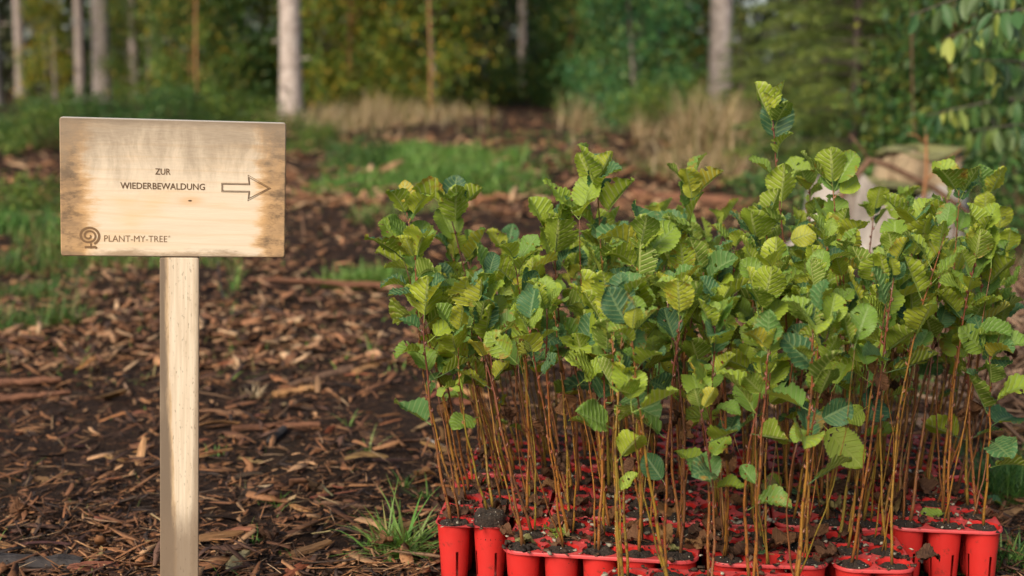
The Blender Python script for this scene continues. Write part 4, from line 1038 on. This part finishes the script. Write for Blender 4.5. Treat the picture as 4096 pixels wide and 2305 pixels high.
yt = [(395, 27, .9, .7, OL, 'thin yellow-green young tree right of the second pale trunk'), (500, 23, .95, .7, OL, 'young tree with orange-brown stem above the sign'),
 (600, 24, 1, 1, DG, 'dark green young tree left of the nearest pale trunk'), (680, 26, 1, .9, OL, 'olive young tree just left of the nearest pale trunk'),
 (815, 25, 1, 1, YE, 'bright yellow-green young tree right of the nearest pale trunk'), (905, 23, 1, 1.05, YG, 'full yellow-green young tree above the dry grass'),
 (1000, 26, 1.05, 1.1, OL, 'olive young tree behind the full yellow-green one'), (1085, 22.5, .95, .95, YG, 'young tree with orange stem left of the dark gap'),
 (1165, 27, 1, 1, OL, 'olive young tree at the left side of the dark gap'), (1450, 25, 1, 1, DG, 'dark young tree at the right side of the dark gap'),
 (1500, 28, 1.1, 1.2, OL, 'tall olive young tree behind the right dry grass'), (1575, 20, .8, .85, TE, 'bluish green young tree right of the path'),
 (1640, 24, 1, 1.1, OL, 'olive young tree between path and right pale trunk'), (1560, 23.5, .8, .7, DG, 'dark green young tree behind the bluish green one'),
 (1690, 27, 1.1, 1.1, YG, 'yellowish young tree left of the right pale trunk, farther back'), (130, 27, .9, .45, YE, 'sparse yellow-leaved young tree by the left trunks'), (330, 37, 1, .9, OL, 'olive young tree far behind the second pale trunk'),
 (2380, 9.5, .75, .6, DG, 'dark leafy young tree in the right background'), (2540, 8.5, .75, .6, DG, 'dark leafy young tree at the right picture edge'), (2230, 15, .9, .9, DG, 'dark young tree behind the spruces')]
for i, (px, D, sc, wid, colr, lab) in enumerate(yt): young_tree(px, D, sc, wid, colr, lab, i % 4, i*1.7)

def tall_trunk(px, D, width, mat, label, lean=0.0, seed=0, H=17.0):
    X = (px*1.59-2048)/F*D*1.005; rg = random.Random(seed)
    o = bpy.data.objects.new('tall_tree', None); COL.objects.link(o); o.location = (X, D, float(gz(X, D))-.1); o.rotation_euler = (0, 0, seed)
    tag(o, label, 'tree', 'tall trees of the forest behind')
    mb = MB(); n = 26; r = width/2; pts = []; rad = []
    lx, ly = lean*math.cos(-seed), lean*math.sin(-seed)
    for i in range(n):
        t = (i/(n-1))**1.5; z = t*H; pts.append(Vector((lx*z+.03*math.sin(z*.5+seed), ly*z+.03*math.cos(z*.4), z)))
        rad.append(r*(1-.8*t)*(1+.35*math.exp(-z*3.5)))
    mb.tube(pts, rad, 14)
    for q in range(7):
        z = rg.uniform(.5, 4.5); a = rg.uniform(0, 6.28); p = Vector((lx*z, ly*z, z)); d = Vector((math.cos(a), math.sin(a), rg.uniform(-.2, .3))); mb.tube([p+d*r*.7, p+d*(r+rg.uniform(.05, .35))], [.022, .010], 5)
    ob('trunk', mb.mesh('trunk'), mat, o)
    c_ = ob('crown', TALLC[seed % 2], None, o, rot=(0, 0, seed*1.3)); c_.color = (.5, .62, .6, 1)
def tall_crown(seed):
    g = np.random.default_rng(seed); cs = []
    for i in range(60):
        z = g.uniform(5.5, 17.5); r = 2.4*(1-(z-5.5)/14)*math.sqrt(g.uniform(.05, 1)); a = g.uniform(0, 6.28); cs.append((r*math.cos(a), r*math.sin(a), z))
    m = np_mesh('crown', *cloud(cs, (.45, .45, .3), 6000, .22, BASEC, seed)); m.materials.append(M_FOL); return m
TALLC = [tall_crown(i) for i in range(2)]
tts = [(740, 21, .335, M_BARK_PALE, 'nearest pale grey trunk, rising right above the sign', .006), (276, 28, .36, M_BARK_PALE, 'second pale trunk, above the left half of the sign', .004),
 (2, 24, .28, M_BARK_PALE, 'pale trunk cut by the left picture edge', .0), (1796, 21.5, .36, M_BARK_PALE, 'pale trunk half hidden behind right bushes', .004),
 (1312, 36, .22, M_BARK_GREY, 'lone grey trunk in the dark gap of the path', 0), (216, 33, .24, M_BARK_GREY, 'slim grey trunk just left of the second pale trunk', .01),
 (70, 34, .26, M_BARK_GREY, 'slim grey trunk near the left picture edge', .004), (357, 36, .22, M_BARK_GREY, 'slim grey trunk right of the second pale trunk', -.01),
 (410, 42, .26, M_BARK_GREY, 'faint grey trunk far behind, above the sign middle', 0), (110, 44, .3, M_BARK_DARK, 'dark trunk far back between the left grey trunks', 0),
 (150, 30, .09, M_BARK_GREY, 'very thin pale stem left of the slim grey trunk', .02), (455, 46, .3, M_BARK_DARK, 'dark trunk far back above the sign', 0),
 (1255, 58, .4, M_BARK_DARK, 'dark far trunk left of the lone grey trunk', 0), (1380, 60, .4, M_BARK_DARK, 'dark far trunk right of the lone grey trunk', 0), (560, 40, .3, M_BARK_DARK, 'dark far trunk left of the nearest pale trunk', 0),
 (1275, 46, .2, M_BARK_DARK, 'thin dark trunk at the left of the path gap', 0), (40, 52, .4, M_BARK_DARK, 'dark far trunk at the left edge', 0), (320, 55, .4, M_BARK_DARK, 'dark far trunk behind the second pale trunk', 0)]
for i, (px, D, w_, m_, lab, ln) in enumerate(tts): tall_trunk(px, D, w_, m_, lab, ln, i+1)

# spruces on the right
def spruce_meshes(seed, H=4.2, n_whorl=22):
    g = np.random.default_rng(seed); mb = MB(); mb.tube([(0, 0, -.1), (0, 0, H*.5), (0, 0, H)], [.05, .03, .006], 7)
    tw0 = []; tw1 = []
    for w_ in range(n_whorl):
        z0 = .12+(H-.3)*(w_/n_whorl); z = z0; Rz = (H-z)*.25+.10
        for b_ in range(6):
            z = z0+g.uniform(-.10, .10); a = b_*1.047+w_*.6+g.uniform(-.25, .25); Lb = Rz*g.uniform(.75, 1.1); d = np.array([math.cos(a), math.sin(a), 0]); s_ = np.array([-d[1], d[0], 0])
            def bp(t): return np.array([0, 0, z])+d*Lb*t+np.array([0, 0, Lb*(.18*t-.42*t*t+.14*t**3)])
            mb.tube([Vector(bp(t)) for t in (0, .35, .7, 1)], [.012, .008, .005, .002], 4, False)
            m = max(4, int(Lb/.055))
            for k in range(m):
                t = .12+.88*k/m; l = (.10+.26*Lb*(1-t))*g.uniform(.7, 1.15)
                for sg in (-1, 1):
                    p0 = bp(t); e = p0+(d*.62+s_*sg*.75)*l+np.array([0, 0, -.18*l+g.normal(0, .015)]); tw0.append(p0); tw1.append(e)
            tw0.append(bp(.85)); tw1.append(bp(1.0)+d*.06)
    A = np.array(tw0); Bq = np.array(tw1); n = len(A); k = 16
    t = np.tile(np.linspace(.0, 1, k), n); P = np.repeat(A, k, 0)*(1-t[:, None])+np.repeat(Bq, k, 0)*t[:, None]
    ax = np.repeat((Bq-A)/np.linalg.norm(Bq-A, axis=1)[:, None], k, 0); q = g.normal(0, 1, P.shape); q[:, 2] += .5
    side = np.cross(ax, q); side /= np.linalg.norm(side, axis=1)[:, None]; d = side*.85+ax*.55; L = g.uniform(.022, .038, len(P))[:, None]
    wv = np.cross(d, g.normal(0, 1, P.shape)); wv /= np.linalg.norm(wv, axis=1)[:, None]; wv *= .0046
    V = np.stack([P-wv, P+wv, P+d*L+wv*.5, P+d*L-wv*.5], 1).reshape(-1, 3)
    cl = np.array([(.060, .085, .022), (.085, .11, .026), (.045, .07, .022), (.12, .14, .035)])
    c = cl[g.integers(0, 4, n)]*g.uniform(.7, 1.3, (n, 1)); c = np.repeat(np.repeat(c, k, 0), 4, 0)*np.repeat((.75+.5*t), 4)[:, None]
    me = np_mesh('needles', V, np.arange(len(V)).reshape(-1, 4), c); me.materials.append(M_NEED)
    tm = mb.mesh('trunk'); tm.materials.append(M_BARK_DARK); return me, tm
SP = [spruce_meshes(i) for i in range(2)]
for i, (px, D, sc, lab) in enumerate([(2010, 15.5, .85, 'young spruce right of the right pale trunk'), (2140, 10.5, .85, 'broad young spruce left of the stump'), (2230, 12.0, 1.0, 'tall dark spruce behind the stump'), (2310, 11.5, .95, 'spruce right behind the stump'), (1850, 17, .40, 'small spruce at the foot of the right pale trunk'), (2450, 12.5, 1.1, 'spruce in the right background behind leafy twigs'), (1345, 42, 1.2, 'dark far spruce beside the lone grey trunk'), (2090, 14, 1.1, 'tall spruce between the broad spruce and the pale trunk'), (1400, 46, 1.3, 'dark far spruce right of the path gap'), (1235, 40, 1.2, 'dark far spruce left of the path gap')]):
    X = (px*1.59-2048)/F*D*1.005
    o = bpy.data.objects.new('spruce_tree', None); COL.objects.link(o); o.location = (X, D, float(gz(X, D))-.05); o.rotation_euler = (0, 0, i*1.9); o.scale = (sc,)*3
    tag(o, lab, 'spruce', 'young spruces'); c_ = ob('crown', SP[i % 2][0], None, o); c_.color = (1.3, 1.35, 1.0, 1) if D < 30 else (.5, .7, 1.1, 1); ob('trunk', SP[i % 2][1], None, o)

# low bushes and brambles
def bush_mesh(seed, n=3200):
    g = np.random.default_rng(seed); cs = []
    for i in range(26):
        a = g.uniform(0, 6.28); r = math.sqrt(g.uniform(0, 1)); z = g.uniform(.08, 1)*(1-.45*r); cs.append((r*.85*math.cos(a), r*.85*math.sin(a), z*.8))
    m = np_mesh('foliage', *cloud(cs, (.13, .13, .10), n, .055, BASEC[:4], seed)); m.materials.append(M_FOL)
    mb = MB()
    for c_ in cs[::2]: mb.tube([(c_[0]*.2, c_[1]*.2, -.05), (c_[0]*.6, c_[1]*.6, c_[2]*.6), c_], [.010, .007, .003], 4, False)
    s_ = mb.mesh('stems'); s_.materials.append(M_TWIG); return m, s_
BU = [bush_mesh(80+i) for i in range(3)]
bl = [(20, 15, .75, DG, 'dark bramble bush at the left picture edge'), (110, 14, .6, OL, 'olive bramble bush left of the sign'), (200, 16, .75, DG, 'dark bush behind the sign, upper left corner'), (320, 17, .8, DG, 'dark bush directly behind the sign'), (430, 16.5, .75, DG, 'dark green bush behind the sign middle'), (540, 17.5, .8, OL, 'olive bush behind the sign, right half'), (640, 18, .75, OL, 'low olive bush left of the nearest pale trunk'),
 (795, 13.5, .42, OL, 'small green bush at the foot of the nearest pale trunk'), (905, 11, .38, DG, 'small dark bush right of the sign behind the mulch'), (1150, 27, 1.0, DG, 'dark bush at the left of the path end'), (1430, 28, 1.0, DG, 'dark bush at the right of the path end'), (1600, 17, .8, TE, 'bluish green bush behind the right dry grass'), (1680, 15, .7, OL, 'olive bush amid the right dry grass'), (1960, 12, .6, DG, 'dark bush left of the stump'), (2010, 8.2, .55, DG, 'low dark bush beside the stump'), (2440, 8.5, .9, DG, 'dark bush right of the stump'), (2570, 7.5, .8, DG, 'dark bush at the right picture edge'), (70, 9, .4, OL, 'low bush far left behind the grass'), (1320, 34, 1.3, DG, 'dark bush closing the path gap')]
for i, (px, D, sc, colr, lab) in enumerate(bl):
    X = (px*1.59-2048)/F*D*1.005; o = bpy.data.objects.new('bush', None); COL.objects.link(o); o.location = (X, D, float(gz(X, D))-.03); o.rotation_euler = (0, 0, i*2.1); o.scale = (sc*1.1, sc*1.1, sc)
    tag(o, lab, 'bush', 'bushes along the forest edge'); c_ = ob('foliage', BU[i % 3][0], None, o); c_.color = (*colr, 1); ob('stems', BU[i % 3][1], None, o)

# far wood as one mass
g5 = np.random.default_rng(55); cs = np.stack([g5.uniform(-46, 46, 2600), 35+g5.uniform(0, 1, 2600)*29, g5.uniform(0, 1, 2600)**1.3*17+.3], 1)
cs = cs[~((np.abs(cs[:, 0]-.6) < 1.3) & (cs[:, 1] < 46))]
v, f, c = cloud(cs, (.8, .8, .6), 130000, .42, [(.03, .042, .016), (.045, .055, .018), (.02, .03, .014), (.06, .065, .018)], 56)
tag(ob('distant_wood', np_mesh('distant_wood', v, f, c), M_FOL), 'dark dense wood closing the background', 'wood', kind='stuff')

# leafy cherry boughs reaching in from the right
def lance_leaf(seed):
    rg = random.Random(seed); n = 10; L = .105; wd = .019; V = []; U = []; a = 0; y = .012; z = 0; curl = rg.uniform(-.9, .2)
    for i in range(n+1):
        t = i/n; w_ = wd*math.sin(math.pi*min(1, t*.97+.015))**.85
        for u in (-1, -.5, 0, .5, 1): V.append((u*w_, y-abs(u)*w_*.35*math.sin(a), z+abs(u)*w_*.35*math.cos(a))); U.append((u*.5+.5, t))
        a += curl/n; y += L/n*math.cos(a); z += L/n*math.sin(a)
    mb = MB(); mb.add(V, [(i*5+k, i*5+k+1, (i+1)*5+k+1, (i+1)*5+k) for i in range(n) for k in range(4)], U); mb.tube([(0, 0, 0), (0, .014, 0)], [.0012, .001], 4, False)
    return with_mat(mb.mesh('leaf'), M_LANCE)
def make_lance():
    m, nt, b, N, L = mat_new('cherry_leaf'); rnd = oinfo(nt).outputs['Random']; geo = nd(nt, 'ShaderNodeNewGeometry')
    top = ramp(nt, rnd, [(0, (.030, .085, .030)), (.5, (.06, .14, .035)), (.8, (.16, .23, .045)), (1, (.32, .35, .06))])
    und = mix(nt, .5, top, (.20, .26, .11)); b.inputs['Roughness'].default_value = .55
    leafy_finish(m, nt, b, mix(nt, geo.outputs['Backfacing'], top, und), .3); return m
M_LANCE = make_lance(); LL = [lance_leaf(i) for i in range(6)]
cx, cyy = 2.45, 5.6
ch = bpy.data.objects.new('cherry_tree', None); COL.objects.link(ch); ch.location = (cx, cyy, float(gz(cx, cyy)))
tag(ch, 'leafy tree reaching in at the top right with hanging lance-shaped leaves', 'tree')
mb = MB(); mb.tube([(0, 0, -.1), (.02, 0, 1.0), (-.05, .02, 2.2), (0, 0, 3.4)], [.05, .042, .03, .01], 8); ob('trunk', mb.mesh('trunk'), M_BARK_DARK, ch)
rq = random.Random(17); nl = 0
for (x0, y0), (x1, y1), D in [((2640, -60), (2290, 40), 5.6), ((2640, 40), (2380, 95), 5.5), ((2640, -30), (2440, -25), 5.0), ((2640, 190), (2440, 150), 5.7), ((2640, 150), (2500, 215), 5.9), ((2640, 60), (2500, 30), 4.7), ((2640, 250), (2330, 290), 6.6), ((2640, 330), (2440, 330), 6.4)]:
    a = cam_point(x0*1.59, y0*1.59, D)-ch.location; e = cam_point(x1*1.59, y1*1.59, D-.2)-ch.location; s0 = Vector((0, 0, max(.4, a.z-.35)))
    pts = [s0, s0*.5+a*.5+Vector((0, 0, .05)), a, a*.6+e*.4+Vector((0, 0, .03)), e]
    mb = MB(); mb.tube(pts, [.012, .009, .006, .004, .002], 6); ob('bough', mb.mesh('bough'), M_BARK_DARK, ch)
    for k in range(34):
        t = rq.uniform(.1, 1); p = a*(1-t)+e*t+Vector((rq.gauss(0, .012), rq.gauss(0, .03), .02*math.sin(t*3)))
        rot = Matrix.Rotation(rq.uniform(0, 6.28), 3, 'Z') @ Matrix.Rotation(math.radians(rq.gauss(-62, 16)), 3, 'X') @ Matrix.Rotation(rq.gauss(0, .6), 3, 'Y')
        ob('leaf', LL[rq.randrange(6)], None, ch, loc=p, rot=rot.to_euler(), scale=rq.uniform(.7, 1.1)); nl += 1
B('thin_stem', 'thin orange-brown upright stem above the right half of the sign', 'sapling stem', cam_point(496*1.59, 255*1.59, 20.5)-Vector((0, 0, .2)), cam_point(492*1.59, -200*1.59, 20.5), .016, .012, M_BARK_RED, 0, 41, 7)
B('thin_stem', 'thin orange-brown upright stem left of the dark path gap', 'sapling stem', cam_point(1083*1.59, 268*1.59, 20)-Vector((0, 0, .2)), cam_point(1078*1.59, -200*1.59, 20), .015, .011, M_BARK_RED, 0, 42, 7)
# thin reddish stem standing right of the spruces
B('thin_stem', 'thin upright reddish stem in the right background', 'sapling stem', cam_point(2312*1.59, 270*1.59, 8.6)-Vector((0, 0, .75)), cam_point(2298*1.59, -60*1.59, 8.6), .006, .005, M_TWIG, 0, 33, 7)
